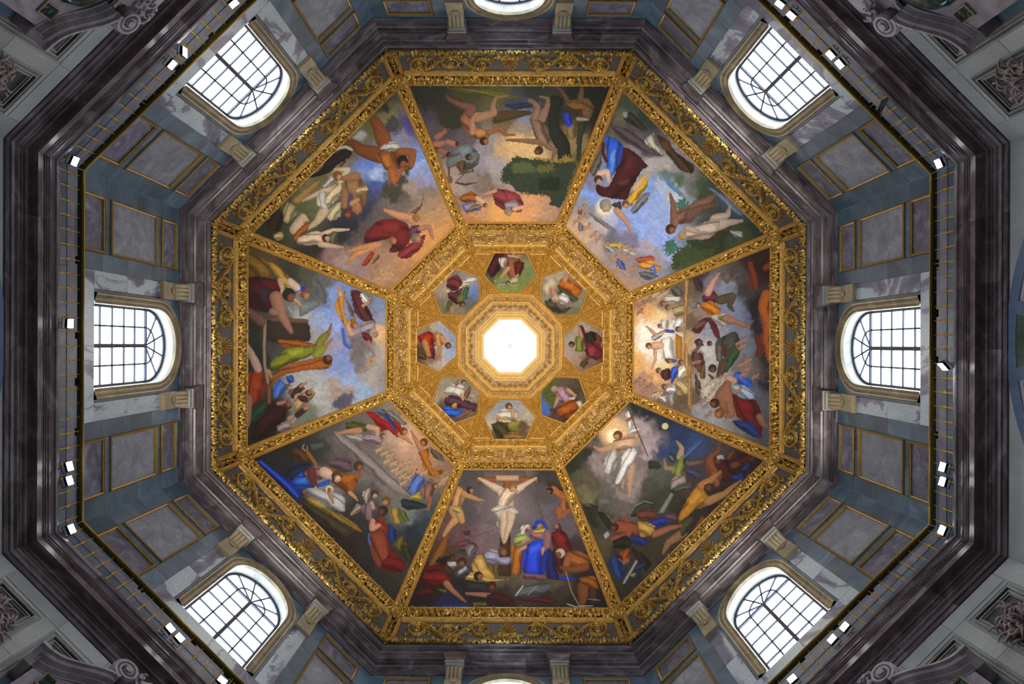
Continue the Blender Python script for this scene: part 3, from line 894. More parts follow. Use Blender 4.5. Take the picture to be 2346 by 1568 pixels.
def arm_path(sg):
    """broken pediment arm: volute by the middle, sweeping down and out to the end block"""
    pts = []
    for i in range(26):                                   # volute
        f = i / 25; a = PI * 1.5 - f * 2.6 * PI
        rad = .08 + .27 * f
        pts.append((sg * (1.02 + rad * math.cos(a) * 1), 18.55 + rad * math.sin(a)))
    return pts
def arm_mesh(sg):
    mm = MB()
    # spiral volute band, projecting
    vol = []
    for i in range(40):
        f = i / 39; rad = .07 + .30 * f
        a = -PI / 2 + (1 - f) * 4.6 * PI
        vol.append((1.02 + rad * math.cos(a), 18.62 + rad * math.sin(a)))
    rows = []
    for i, (u, h) in enumerate(vol):
        p, q = vol[max(i - 1, 0)], vol[min(i + 1, len(vol) - 1)]
        dx, dy = q[0] - p[0], q[1] - p[1]; l = math.hypot(dx, dy); nx, ny = -dy / l, dx / l
        w = .035 + .05 * i / 39
        rows.append([(a, sg * (u + nx * w * e), h + ny * w * e) for e, a in ((-1, AW - .45), (-1, AW - .72), (-.5, AW - .80), (.5, AW - .80), (1, AW - .72), (1, AW - .45))])
    mm.grid(rows)
    # volute hub
    mm.tube([(AW - .45, sg * 1.02, 18.62), (AW - .85, sg * 1.02, 18.62)], .10, 10)
    # sweeping cornice: moulded profile along an S curve from the volute to the end
    cur = []
    for i in range(25):
        f = i / 24
        u = 1.02 + 1.75 * f
        h = 18.25 - .42 * f - .62 * (0.5 - 0.5 * math.cos(PI * min(1, f * 1.15)))
        cur.append((u, h))
    rows = []
    for u, h in cur:
        rows.append([(a, sg * u, h + d) for d, a in ((.14, AW + .3), (.14, AW - .62), (.10, AW - .78), (.0, AW - .80), (-.03, AW - .72), (-.10, AW - .68), (-.16, AW - .55), (-.19, AW - .55), (-.26, AW - .42), (-.30, AW - .42), (-.33, AW + .3))])
    mm.grid(rows)
    return mm
def endblock(sg):
    mm = MB()
    uu = sg * 2.77
    pr = [(.14, AW - .78), (0, AW - .82), (-.03, AW - .72), (-.16, AW - .55), (-.3, AW - .42), (-.33, AW + .3)]
    rows = [[(a, sg * 2.70, 17.20 + d), (a, sg * 2.95, 17.20 + d)] for d, a in [(.14, AW + .3)] + pr]
    mm.grid(rows)
    a, b = sorted((sg * 2.70, sg * 2.95))
    mm.add([(a_, sg * 2.95, 17.20 + d) for d, a_ in [(.14, AW + .3)] + pr], [tuple(range(7))])
    return mm
body = MB()
body.plate([(-2.55, 9.0), (2.55, 9.0), (2.62, 16.95), (1.9, 17.35), (1.3, 17.75), (.9, 17.85), (-.9, 17.85), (-1.3, 17.75), (-1.9, 17.35), (-2.62, 16.95)], [], AW - .40, AW + .3)
ped_body = body.mesh('pediment_body', 'carved')
urn = MB()
rows = []
for i in range(9):
    b_ = -PI / 2 + PI * i / 8
    rows.append([(AW - .42 - .55 * math.cos(b_) * math.sin(c_) ** .6, 1.75 * math.cos(b_) * math.cos(c_), 16.75 + 1.12 * math.sin(b_)) for c_ in [PI * j / 16 for j in range(17)]])
urn.grid(rows); urn_me = urn.mesh('marble_boss', 'verde', True)
insert = []
for sg in (-1, 1):
    f1 = MB()
    f1.grid([[(a, sg * 2.12 - .19 + d, 16.62 + d), (a, sg * 2.12 + .19 - d, 16.62 + d), (a, sg * 2.12 + .19 - d, 17.1 - d), (a, sg * 2.12 - .19 + d, 17.1 - d)] for d, a in ((0, AW - .40), (0, AW - .46), (.03, AW - .47), (.05, AW - .41))], close=True)
    insert.append((slab_mesh(sg * 2.12 - .17, sg * 2.12 + .17, 16.64, 17.08, 'verde', 0, AW - .42, .05), f1.mesh('insert_frame', 'sandy')))
orn = MB()
r2 = random.Random(3)
for sg in (-1, 1):
    for k in range(11):
        u0 = sg * r2.uniform(.05, .75); h0 = r2.uniform(18.45, 19.0)
        pts = []
        c0 = r2.uniform(0, 6.28); R0 = r2.uniform(.10, .2)
        for i in range(12):
            f = i / 11; a_ = c0 + sg * f * 4.2; rad = R0 * (1 - .7 * f)
            pts.append((AW - .62 - .22 * r2.random() * .3 - .15 * f, u0 + rad * math.cos(a_), h0 + rad * math.sin(a_)))
        orn.tube(pts, [.055 * (1 - .5 * i / 11) for i in range(12)], 6)
orn.plate([(-.8, 18.0), (.8, 18.0), (.7, 18.9), (.3, 19.25), (-.3, 19.25), (-.7, 18.9)], [], AW - .55, AW)
orn_me = orn.mesh('crest_ornament', 'carved', True)
arms = [(arm_mesh(s).mesh('pediment_arm', 'carved', False), endblock(s).mesh('end_block', 'carved')) for s in (-1, 1)]
def crest_mesh(uc, seed):
    mm = MB(); r3 = random.Random(seed)
    for k in range(95):
        a_ = r3.uniform(0, 2 * PI); d = .08 + .44 * r3.random()
        u0, h0 = uc + d * math.cos(a_), 17.15 + .18 + d * 1.25 * math.sin(a_)
        c0 = a_ + r3.uniform(-.8, .8); cur = r3.uniform(-3.5, 3.5)
        u, h, aa = u0, h0, AW - .02 - .10 * r3.random()
        pts = []
        for i in range(9):
            pts.append((aa - .12 * math.sin(i / 8 * PI) , u, h))
            c0 += cur / 9; u += .05 * math.cos(c0); h += .05 * math.sin(c0)
        mm.tube(pts, [.02, .032, .038, .04, .038, .034, .028, .02, .008], 5)
    return mm
def octa(uc, hc, R, a0, dep):
    mm = MB()
    rows = []
    for rr_, a in ((R, a0 + .085), (R, a0), (R * .9, a0 - .05), (R * .84, a0 - .02), (R * .80, a0 + .01), (R * .5, a0 - .03), (.01, a0 - .04)):
        rows.append([(a, uc + rr_ * math.cos(PI / 8 + k * PI / 4), hc + rr_ * math.sin(PI / 8 + k * PI / 4)) for k in range(8)])
    mm.grid(rows, close=True); return mm
oct_me = {sg: octa(sg * 4.46, 16.75, .52, AW - .06, .2).mesh('octagonal_stone', 'verde') for sg in (-1, 1)}
for k in (1, 3, 5, 7):
    rot = face_rot(k); w = walls[k]
    for fm, gm_ in rec:
        p = link('recessed_panel', gm_, parent=w); link('panel_frame', fm, parent=p)
    for me in lowslabs: link('stone_slab', me, parent=w)
    t = empty('pediment', (0, 0, 0), rot)
    tag(t, 'broken mauve marble pediment with volutes and dark green boss on the %s lower wall' % WHERE[k], 'pediment', 'broken pediments below the cornice')
    link('pediment_body', ped_body, parent=t); link('marble_boss', urn_me, parent=t); link('crest_ornament', orn_me, parent=t)
    for am, em in arms:
        p = link('pediment_arm', am, parent=t); link('end_block', em, parent=p)
    for im, fm in insert:
        p = link('stone_insert', im, parent=t); link('insert_frame', fm, parent=p)
    for sg in (-1, 1):
        # crest on the side of the photograph's left / right margins
        ang = rot + sg * .30
        if abs(math.cos(ang)) < .75: continue
        c = tag(link('carved_crest', crest_mesh(sg * 4.46, 10 + k * 3 + sg).mesh('crest_leaves', 'pinkrelief', True), rot=rot),
                'pink carved leaf crest round a dark octagonal stone in the %s wall recess' % WHERE[k], 'relief', 'carved crests in the wall recesses')
        link('octagonal_stone', oct_me[sg], parent=c)

# ---- inlaid arches at the right and left margins
def arc_plate(R0, R1, uc, hc, a0, a1, n, A, th, mat, nm):
    mm = MB()
    o = [(uc + R1 * math.sin(a0 + (a1 - a0) * i / n), hc + R1 * math.cos(a0 + (a1 - a0) * i / n)) for i in range(n + 1)]
    q = [(uc + R0 * math.sin(a0 + (a1 - a0) * i / n), hc + R0 * math.cos(a0 + (a1 - a0) * i / n)) for i in range(n, -1, -1)]
    mm.plate(o + q, [], A, A + th); return mm.mesh(nm, mat)
for k in (0, 4):
    w = walls[k]; off = -.25 if k == 0 else .25
    RC, HC = 6.4, 19.48 - 6.4
    b = link('inlaid_arch', arc_plate(RC - .36, RC, off, HC, -1.1, 1.1, 40, AW - .03, .06, 'bluepale', 'arch_band'), parent=w)
    link('arch_panel', arc_plate(RC - 1.6, RC - .37, off, HC, -.12, .12, 8, AW - .02, .05, 'green', 'arch_panel'), parent=b)
    for sg in (-1, 1):
        link('arch_key', arc_plate(RC - .75, RC - .36, off, HC, sg * .125, sg * .185, 3, AW - .035, .06, 'bluepale', 'arch_key'), parent=b)
        link('arch_panel', arc_plate(RC - 1.6, RC - .52, off, HC, sg * .20, sg * .27, 4, AW - .02, .05, 'brown', 'arch_panel'), parent=b)
        link('arch_panel', arc_plate(RC - 1.6, RC - .37, off, HC, sg * .28, sg * .9, 14, AW - .02, .05, 'inlay', 'arch_panel'), parent=b)
# ================================================================== FRESCOES
# Each fresco is a finely divided sheet of plaster on the vault; its colours are brushed on with the strokes listed
# below, in pixels of an enlarged image crop (scale and origin per fresco), taken from the image.
GAIN = 0.92
def vnoise(x, y, seed=0):
    xi = np.floor(x).astype(int); yi = np.floor(y).astype(int)
    fx = x - xi; fy = y - yi
    fx = fx * fx * (3 - 2 * fx); fy = fy * fy * (3 - 2 * fy)
    def hsh(a, b):
        n = (a * 374761393 + b * 668265263 + seed * 982451653) & 0x7fffffff
        n = ((n ^ (n >> 13)) * 1274126177) & 0x7fffffff
        return ((n ^ (n >> 16)) & 0xffff) / 65535.0
    return (hsh(xi, yi) * (1 - fx) + hsh(xi + 1, yi) * fx) * (1 - fy) + (hsh(xi, yi + 1) * (1 - fx) + hsh(xi + 1, yi + 1) * fx) * fy
def fbm(x, y, seed=0, o=3):
    s = 0; a = .5; t = 0
    for i in range(o):
        s = s + a * vnoise(x, y, seed + i); t += a; x = x * 2.03; y = y * 2.03; a *= .5
    return s / t
def smooth_poly(p, sub=5, ten=.30):
    p = np.array(p, float); n = len(p); out = []
    for i in range(n):
        a, b, c, d = p[i - 1], p[i], p[(i + 1) % n], p[(i + 2) % n]
        for k in range(sub):
            t = k / sub
            m0 = ten * (c - a); m1 = ten * (d - b)
            out.append((2 * t ** 3 - 3 * t * t + 1) * b + (t ** 3 - 2 * t * t + t) * m0 + (3 * t * t - 2 * t ** 3) * c + (t ** 3 - t * t) * m1)
    return np.array(out)
def poly_sd(x, y, P):
    d = np.full(x.shape, 1e9); ins = np.zeros(x.shape, bool)
    for i in range(len(P)):
        ax, ay = P[i - 1]; bx, by = P[i]
        ex, ey = bx - ax, by - ay; l2 = ex * ex + ey * ey + 1e-9
        t = np.clip(((x - ax) * ex + (y - ay) * ey) / l2, 0, 1)
        d = np.minimum(d, (x - ax - t * ex) ** 2 + (y - ay - t * ey) ** 2)
        if (ay > by) != (ay <= by) or ay != by:
            c = (ay > y) != (by > y)
            xx = ax + ex * (y - ay) / (ey if abs(ey) > 1e-9 else 1e-9)
            ins ^= c & (x < xx)
    d = np.sqrt(d)
    return np.where(ins, d, -d)
def sstep(a, b, x):
    t = np.clip((x - a) / (b - a), 0, 1); return t * t * (3 - 2 * t)

def paint(X, Y, text):
    X = X.ravel(); Y = Y.ravel()
    bg = []; cmds = []
    for line in text.split('\n'):
        line = line.strip()
        if not line: continue
        head, _, rest = line.partition(':')
        hd = head.split()
        if hd[0] == 'b':
            for it in rest.split(';'):
                if it.strip():
                    xy, c = it.split(); x, y = xy.split(','); bg.append((float(x), float(y), np.array(hexc(c))))
        else:
            cmds.append((hd, rest.strip()))
    wsum = np.zeros(X.shape); C = np.zeros(X.shape + (3,))
    nx = (fbm(X / 60, Y / 60, 3) - .5) * 110; ny = (fbm(X / 60, Y / 60, 9) - .5) * 110
    for x, y, c in bg:
        w = 1.0 / ((X + nx - x) ** 2 + (Y + ny - y) ** 2 + 35 ** 2) ** 2.2
        wsum += w; C += w[:, None] * c
    C /= wsum[:, None]
    C *= (.80 + .40 * fbm(X / 26, Y / 26, 21, 4))[:, None]
    def put(idx, col, al):
        C[idx] = C[idx] * (1 - al[:, None]) + col * al[:, None]
    def region(x0, x1, y0, y1): return np.nonzero((X > x0) & (X < x1) & (Y > y0) & (Y < y1))[0]
    def limb(col, pts, soft=4):
        P = np.array([p[:2] for p in pts], float); W = np.array([p[2] for p in pts], float) * .5
        m = W.max() + 10
        idx = region(P[:, 0].min() - m, P[:, 0].max() + m, P[:, 1].min() - m, P[:, 1].max() + m)
        if not len(idx): return
        x, y = X[idx], Y[idx]
        best = np.full(x.shape, 1e9); sh = np.zeros(x.shape)
        for i in range(len(P) - 1):
            ax, ay = P[i]; bx, by = P[i + 1]
            ex, ey = bx - ax, by - ay; l2 = ex * ex + ey * ey + 1e-9
            t = np.clip(((x - ax) * ex + (y - ay) * ey) / l2, 0, 1)
            qx, qy = x - ax - t * ex, y - ay - t * ey
            w = W[i] + (W[i + 1] - W[i]) * t
            w = w * (1 + .12 * np.sin(t * PI))
            d = np.hypot(qx, qy) - w
            s = (qx * .55 - qy * .35) / (w + 1e-6)
            u = d < best; best = np.where(u, d, best); sh = np.where(u, s, sh)
        e = np.clip(-best / (W.mean() + 1e-6), 0, 1)
        shade = (.56 + .54 * e ** .55) * (1 + .30 * np.clip(sh, -1, 1))
        put(idx, col * shade[:, None], sstep(-soft * .5, soft * .5, -best))
    def hand(col, pts):
        if len(pts) < 2 or not 8 <= pts[-1][2] <= 28: return
        (x0, y0, _), (x1, y1, w) = pts[-2], pts[-1]
        a = math.atan2(y1 - y0, x1 - x0)
        for d in (-.55, -.1, .35, .9):
            l = w * (.9 if d < .8 else .6)
            limb(col, [(x1, y1, w * .42), (x1 + l * math.cos(a + d), y1 + l * math.sin(a + d), w * .22)], 3)
    for hd, rest in cmds:
        k = hd[0]; col = np.array(hexc(hd[1]))
        if k == 'C':                                     # cloud: soft broken edge, billows
            pts = [tuple(float(v) for v in q.split(',')) for q in rest.split()]
            P = smooth_poly(pts)
            idx = region(P[:, 0].min() - 60, P[:, 0].max() + 60, P[:, 1].min() - 60, P[:, 1].max() + 60)
            x, y = X[idx], Y[idx]
            sd = poly_sd(x, y, P) + (fbm(x / 38, y / 38, 5, 4) - .5) * 110
            bil = .70 + .60 * fbm(x / 30, y / 30, 77, 4)
            put(idx, col * bil[:, None], sstep(-22, 30, sd))
        elif k in ('p', 'r', 'c', 'q'):
            pts = [tuple(float(v) for v in q.split(',')) for q in rest.split()]
            soft = float(hd[2]) if len(hd) > 2 else 5.0
            P = smooth_poly(pts) if k != 'q' else np.array(pts)
            m = soft + 30
            idx = region(P[:, 0].min() - m, P[:, 0].max() + m, P[:, 1].min() - m, P[:, 1].max() + m)
            if not len(idx): continue
            x, y = X[idx], Y[idx]
            sd = poly_sd(x, y, P)
            if k == 'c':
                sd = sd + (fbm(x / 16, y / 16, 5, 3) - .5) * 60
                tx = .62 + .76 * fbm(x / 12, y / 12, 8, 3)
                cc = col * tx[:, None]
            else:
                if k in 'rp': sd = sd + (fbm(x / 13, y / 13, 57, 2) - .5) * 15
                pc = P - P.mean(0); ev, vec = np.linalg.eigh(pc.T @ pc)
                ax = vec[:, 0]; Wd = math.sqrt(max(ev[0], 1) / len(P)) * 1.7
                v = ((x - P[:, 0].mean()) * ax[0] + (y - P[:, 1].mean()) * ax[1]) / Wd
                vol = (.52 + .60 * np.clip(sd / (Wd * .6), 0, 1) ** .65)
                if k == 'r':
                    al = ((x - P[:, 0].mean()) * -ax[1] + (y - P[:, 1].mean()) * ax[0]) / Wd
                    ph = v * 6.5 + 4.0 * fbm(v * 1.3 + 7, al * .55 + 3, 13, 2) + al * .5
                    vol = vol * (1 + .36 * np.sin(ph) + .18 * np.sin(ph * 2.1 + 1) + .07 * np.sin(ph * 4.3 + al))
                vol = vol * (.90 + .2 * fbm(x / 14, y / 14, 31, 2)) * (1 + .20 * np.clip(v, -1, 1))
                cc = col * vol[:, None]
            put(idx, cc, sstep(-soft / 2, soft / 2, sd))
        elif k == 'g':                                   # soft round glow: x,y,r
            x0, y0, r0 = [float(v) for v in rest.split(',')]
            idx = region(x0 - 2 * r0, x0 + 2 * r0, y0 - 2 * r0, y0 + 2 * r0)
            d = np.hypot(X[idx] - x0, Y[idx] - y0) / r0
            put(idx, np.broadcast_to(col, (len(idx), 3)), 1 - sstep(.55, 1.25, d))
        elif k == 'd':                                   # disc
            x0, y0, r0 = [float(v) for v in rest.split(',')]
            idx = region(x0 - 2 * r0, x0 + 2 * r0, y0 - 2 * r0, y0 + 2 * r0)
            d = np.hypot(X[idx] - x0, Y[idx] - y0) - r0
            put(idx, np.broadcast_to(col, (len(idx), 3)), sstep(-2, 2, -d))
        elif k == 'l':
            pts = []; w = float(hd[2]) if len(hd) > 2 else 20.0
            for q in rest.split():
                v = [float(e) for e in q.split(',')]
                if len(v) > 2: w = v[2]
                pts.append((v[0], v[1], w))
            limb(col, pts)
            if len(hd) < 3: hand(col, pts)
        elif k == 'h':                                   # head: skin hair ; x,y,r,dx,dy (dx,dy = towards the face)
            hair = np.array(hexc(hd[2]))
            for q in rest.split():
                v = [float(e) for e in q.split(',')]
                x0, y0, r0 = v[:3]; fx, fy = (v[3], v[4]) if len(v) > 4 else (.6, .3)
                limb(hair, [(x0 - fx * r0 * .3, y0 - fy * r0 * .3, r0 * 1.8), (x0 - fx * r0 * .25 + 1, y0 - fy * r0 * .25, r0 * 1.65)])
                limb(col, [(x0 + fx * r0 * .35, y0 + fy * r0 * .35, r0 * 1.1), (x0 + fx * r0 * .55 - fy * r0 * .3, y0 + fy * r0 * .55 + fx * r0 * .3, r0 * .8)])
                for e in (-.28, .25):
                    ex, ey = x0 + fx * r0 * .75 + fy * r0 * e, y0 + fy * r0 * .75 - fx * r0 * e
                    limb(col * .45, [(ex, ey, r0 * .2), (ex + .5, ey, r0 * .18)], 3)
        elif k == 'k':                                   # small child figures
            for q in rest.split():
                x0, y0 = [float(e) for e in q.split(',')]
                s = int(x0 * 7 + y0 * 13) % 5
                limb(col * .95, [(x0 - 18, y0 + 14 - 4 * s, 16), (x0 + 8, y0 + 4, 26), (x0 + 24, y0 - 8, 16)])
                limb(col * .8, [(x0, y0 + 8, 12), (x0 - 14 + 6 * s, y0 + 34, 8)])
                limb(col * .85, [(x0 + 12, y0 + 4, 10), (x0 + 34 - 5 * s, y0 + 20, 7)])
                limb(col * .45, [(x0 + 26, y0 - 16, 24), (x0 + 27, y0 - 16, 22)])
                limb(col * 1.05, [(x0 + 28, y0 - 12, 18), (x0 + 29, y0 - 10, 16)])
    wx = X + 30 * fbm(X / 40, Y / 40, 61, 2); wy = Y + 30 * fbm(X / 40, Y / 40, 67, 2)
    ridge = np.abs(fbm(wx / 17, wy / 17, 71, 3) - .5) * 2
    C *= (.80 + .26 * fbm(X / 7, Y / 7, 41, 2) + .34 * (ridge - .22))[:, None]
    C = np.clip(C * GAIN, 0, .92)
    return C

CX, CY = 1166.8, 794.0         # the dome's axis in image pixels
def fresco(name, k, r0, r1, half, nr, nt_n, ox, oy, sc, text, label, group, n=.03):
    """half: list of (r, halfwidth) of the sheet"""
    th = face_rot(k)
    R = np.linspace(r0, r1, nr); Wd = np.interp(R, [p[0] for p in half], [p[1] for p in half])
    S_ = np.linspace(-1, 1, nt_n)
    r = np.repeat(R, nt_n); t = (Wd[:, None] * S_[None, :]).ravel()
    x = CX + r * math.cos(th) - t * math.sin(th); y = CY + r * math.sin(th) + t * math.cos(th)
    C = paint((x - ox) * sc, (y - oy) * sc, text)
    w = dome_pts(np.stack([r, t, np.full_like(r, n)], 1)); w[:, 2] += EYE
    i = np.arange(nr - 1)[:, None] * nt_n + np.arange(nt_n - 1)[None, :]
    f = np.stack([i, i + 1, i + nt_n + 1, i + nt_n], -1).reshape(-1, 4)
    me = bpy.data.meshes.new(name)
    me.vertices.add(len(w)); me.vertices.foreach_set('co', w.astype(np.float32).ravel())
    me.loops.add(f.size); me.loops.foreach_set('vertex_index', f.astype(np.int32).ravel())
    me.polygons.add(len(f)); me.polygons.foreach_set('loop_start', (np.arange(len(f)) * 4).astype(np.int32))
    me.update(calc_edges=True)
    ca = me.color_attributes.new('paint', 'FLOAT_COLOR', 'POINT')
    ca.data.foreach_set('color', np.concatenate([C, np.ones((len(C), 1))], 1).astype(np.float32).ravel())
    me.materials.append(M['fresco'])
    o = link(name, me, rot=th)
    tag(o, label, 'fresco', group)
    return o
FT = {}
FT['north'] = (920, 180, 4.612, '''
b: 300,120 2a3330; 700,130 454628; 1000,140 5a5a2c; 1400,130 2c3a30; 1900,130 1c2420; 2050,250 1c221c; 250,250 2c2c26; 250,400 45404a; 330,500 504a52; 450,350 2c2f28; 600,440 2c2a2a; 560,530 4a444c; 1200,280 3c4460; 1280,420 8088a0; 1100,440 6a5c3a; 1250,520 9a8878; 1200,690 d8b478; 1320,700 d8b880; 1050,760 c0a07a; 1280,800 cfae80; 900,740 8a8890; 820,900 8c8a96; 960,930 a09aa0; 1000,1040 968a8c; 700,1080 8a7a78; 880,1050 746860; 900,1130 75665f; 600,1150 a09088; 500,1180 a48c80; 560,1300 8a7468; 700,1470 b07c58; 1100,1490 d89850; 1350,1400 d09868; 900,1380 c09068; 1550,1450 b08c78; 1580,1490 907060; 650,620 5a5258; 1500,520 3a3028; 1600,400 242620; 1800,650 8a7450; 1850,900 5a5230; 2000,420 201e1a; 2000,150 18201c
r 6a6428 20: 480,90 900,110 1320,210 1100,200 700,150
p 2c3048 12: 1080,270 1400,240 1400,290 1200,320
p 4a3c20 14: 1000,340 1340,330 1360,370 1150,430 960,470
c 303228 14: 380,330 620,330 640,470 560,540 420,500
p 1e2620 14: 1560,180 1700,200 1640,450 1760,650 1780,850 1740,1100 1640,1100 1640,800 1560,600 1540,400
p 2c3424 10: 1850,430 1940,430 1900,650 1880,850 1840,850
r 7a6840 8: 1700,500 1840,470 1840,600 1760,630
c 8a7434 16: 1400,830 1640,860 1720,800 1800,860 1500,980 1240,960
c 2c3a2c 14: 1060,960 1200,820 1400,850 1650,880 1830,880 1800,1000 1760,1150 1680,1350 1560,1330 1550,1240 1250,1210 1150,1120 1050,1080
c 4c5a38 14: 1150,900 1350,880 1400,980 1200,1000
c 1c281e 14: 1450,1060 1650,1040 1640,1180 1450,1170
c 5c5a2c 10: 1420,920 1580,900 1600,970 1450,990
l 7a5040: 680,400,105 745,310,84 620,275,60 495,215,40 480,190,26
l a07a5c: 770,420,92 970,360,72 955,290,56 990,195,32 1100,178,26
r 8a5c40 8: 610,420 660,360 760,430 800,500 930,560 910,620 800,640 700,600 640,520
p b4804c 16: 740,540 860,530 900,590 800,620
l a87c5c: 740,570,60 740,440,48 780,370,36 835,365,24
l 8a5c38: 910,570,58 1030,515,50 1090,590,34 1185,590,20
h a05a38 3a2018: 872,660,52,.7,.2
l 8a6c5c: 1400,440,110 1430,300,66 1390,245,46 1345,225,50
l 8c6a5a: 1470,420,96 1530,290,60 1545,205,34 1470,185,24
r 7c6052 8: 1350,420 1460,440 1540,520 1550,620 1540,710 1420,690 1395,600 1370,500
l 7c5c48: 1430,665,60 1250,650,40 1110,645,22
l 7c5c48: 1530,710,58 1620,750,42 1585,840,28
l 7c5c48 44: 1468,690 1440,750
h 6a4628 3c2a18: 1432,765,52,-.6,.4
r 6a5036 10: 1720,240 1850,200 1960,200 2030,300 1970,430 1850,430 1860,330 1740,290
l 6a4f36: 1880,220,70 1900,90,36
l 5c4a36: 1760,250,50 1690,130,44 1620,70,26
p 8a5c2c 10: 1740,250 1900,260 1940,320 1800,310
p 9a8a78 6: 1840,400 1960,410 1970,440 1850,440
p 4a3020 8: 1860,320 1900,310 1900,370 1860,370
r 2038a8 6: 1690,370 1760,350 1800,420 1785,490 1730,480
l 2c48c8 16: 1730,480 1760,505 1790,480
l 946050: 360,620,60 455,555,40 450,540,20
l a06a58: 340,700,70 440,680,50
l a06a58: 480,670,60 590,700,40
l 905848: 400,760,50 540,820,70
l 704438 22: 420,840 520,780 630,800
h 7a4838 3a1c14: 590,690,30 500,810,36,.6,.4 360,750,30
d 3a2412: 1760,255,6
d 3a2412: 1800,275,6
d 3a2412: 1840,250,6
d 3a2412: 1870,285,6
d 3a2412: 1910,260,6
d 3a2412: 1940,300,6
d 3a2412: 1980,330,6
d 3a2412: 1890,225,6
d 3a2412: 1950,370,6
d 3a2412: 1925,340,6
d 3a2412: 1780,235,6
d 7a2418: 1160,980,7
d 7a2418: 1250,930,7
d 7a2418: 1340,980,7
d 7a2418: 1230,1060,7
d 7a2418: 1320,1110,7
d 7a2418: 1430,1040,7
d 7a2418: 1500,1130,7
d 7a2418: 1560,1200,7
d 7a2418: 1400,1180,7
d 7a2418: 1620,1020,7
d 7a2418: 1180,1090,7
r 5e6468 8: 560,730 700,690 815,800 800,900 720,960 620,1000 560,920 480,950 460,860
p 74808a 14: 600,720 720,710 740,780 620,840
l 3a3028 9: 810,830 560,1105
l 4a3c2c: 490,940,20 495,1050,14
l 4a3c2c: 700,900,20 750,975,14 600,1010,10
p 6a5440 6: 475,1040 525,1040 520,1100 490,1100
l 3a3634: 560,1100,14 660,1120,24 790,1098,6
h 6a5440 3a2c20: 710,830,42,.7,.2
r 5a4028 6: 570,890 650,860 680,930 620,1000
g d8a060: 1100,1400,190
r 7a3038 6: 930,1170 1080,1170 1230,1220 1280,1330 1250,1410 1100,1400 990,1340 950,1230
p 8a3c3c 14: 1090,1190 1200,1240 1220,1300 1100,1290
r 8a8088 6: 1080,1310 1200,1290 1230,1370 1100,1400
l c89a80: 1180,1380,50 1300,1350,28 1385,1330,16
l b88870: 980,1185,40 860,1225,20
h b08468 8a8078: 1120,1415,46,.3,.7
r 8a4f1c 6: 600,1250 730,1190 800,1250 760,1320 640,1310
l 4a62b8 22: 740,1310 640,1335 660,1395 820,1385
r 6a6058 6: 665,1420 760,1320 850,1360
l c8a088: 790,1265,50 880,1330,44
h a87860 5a3c28: 880,1340,28
k d0a078: 1440,1320 1490,1420 1370,1490 1540,1400 780,1450 850,1490 720,1440 1440,1270 1430,1450
''')
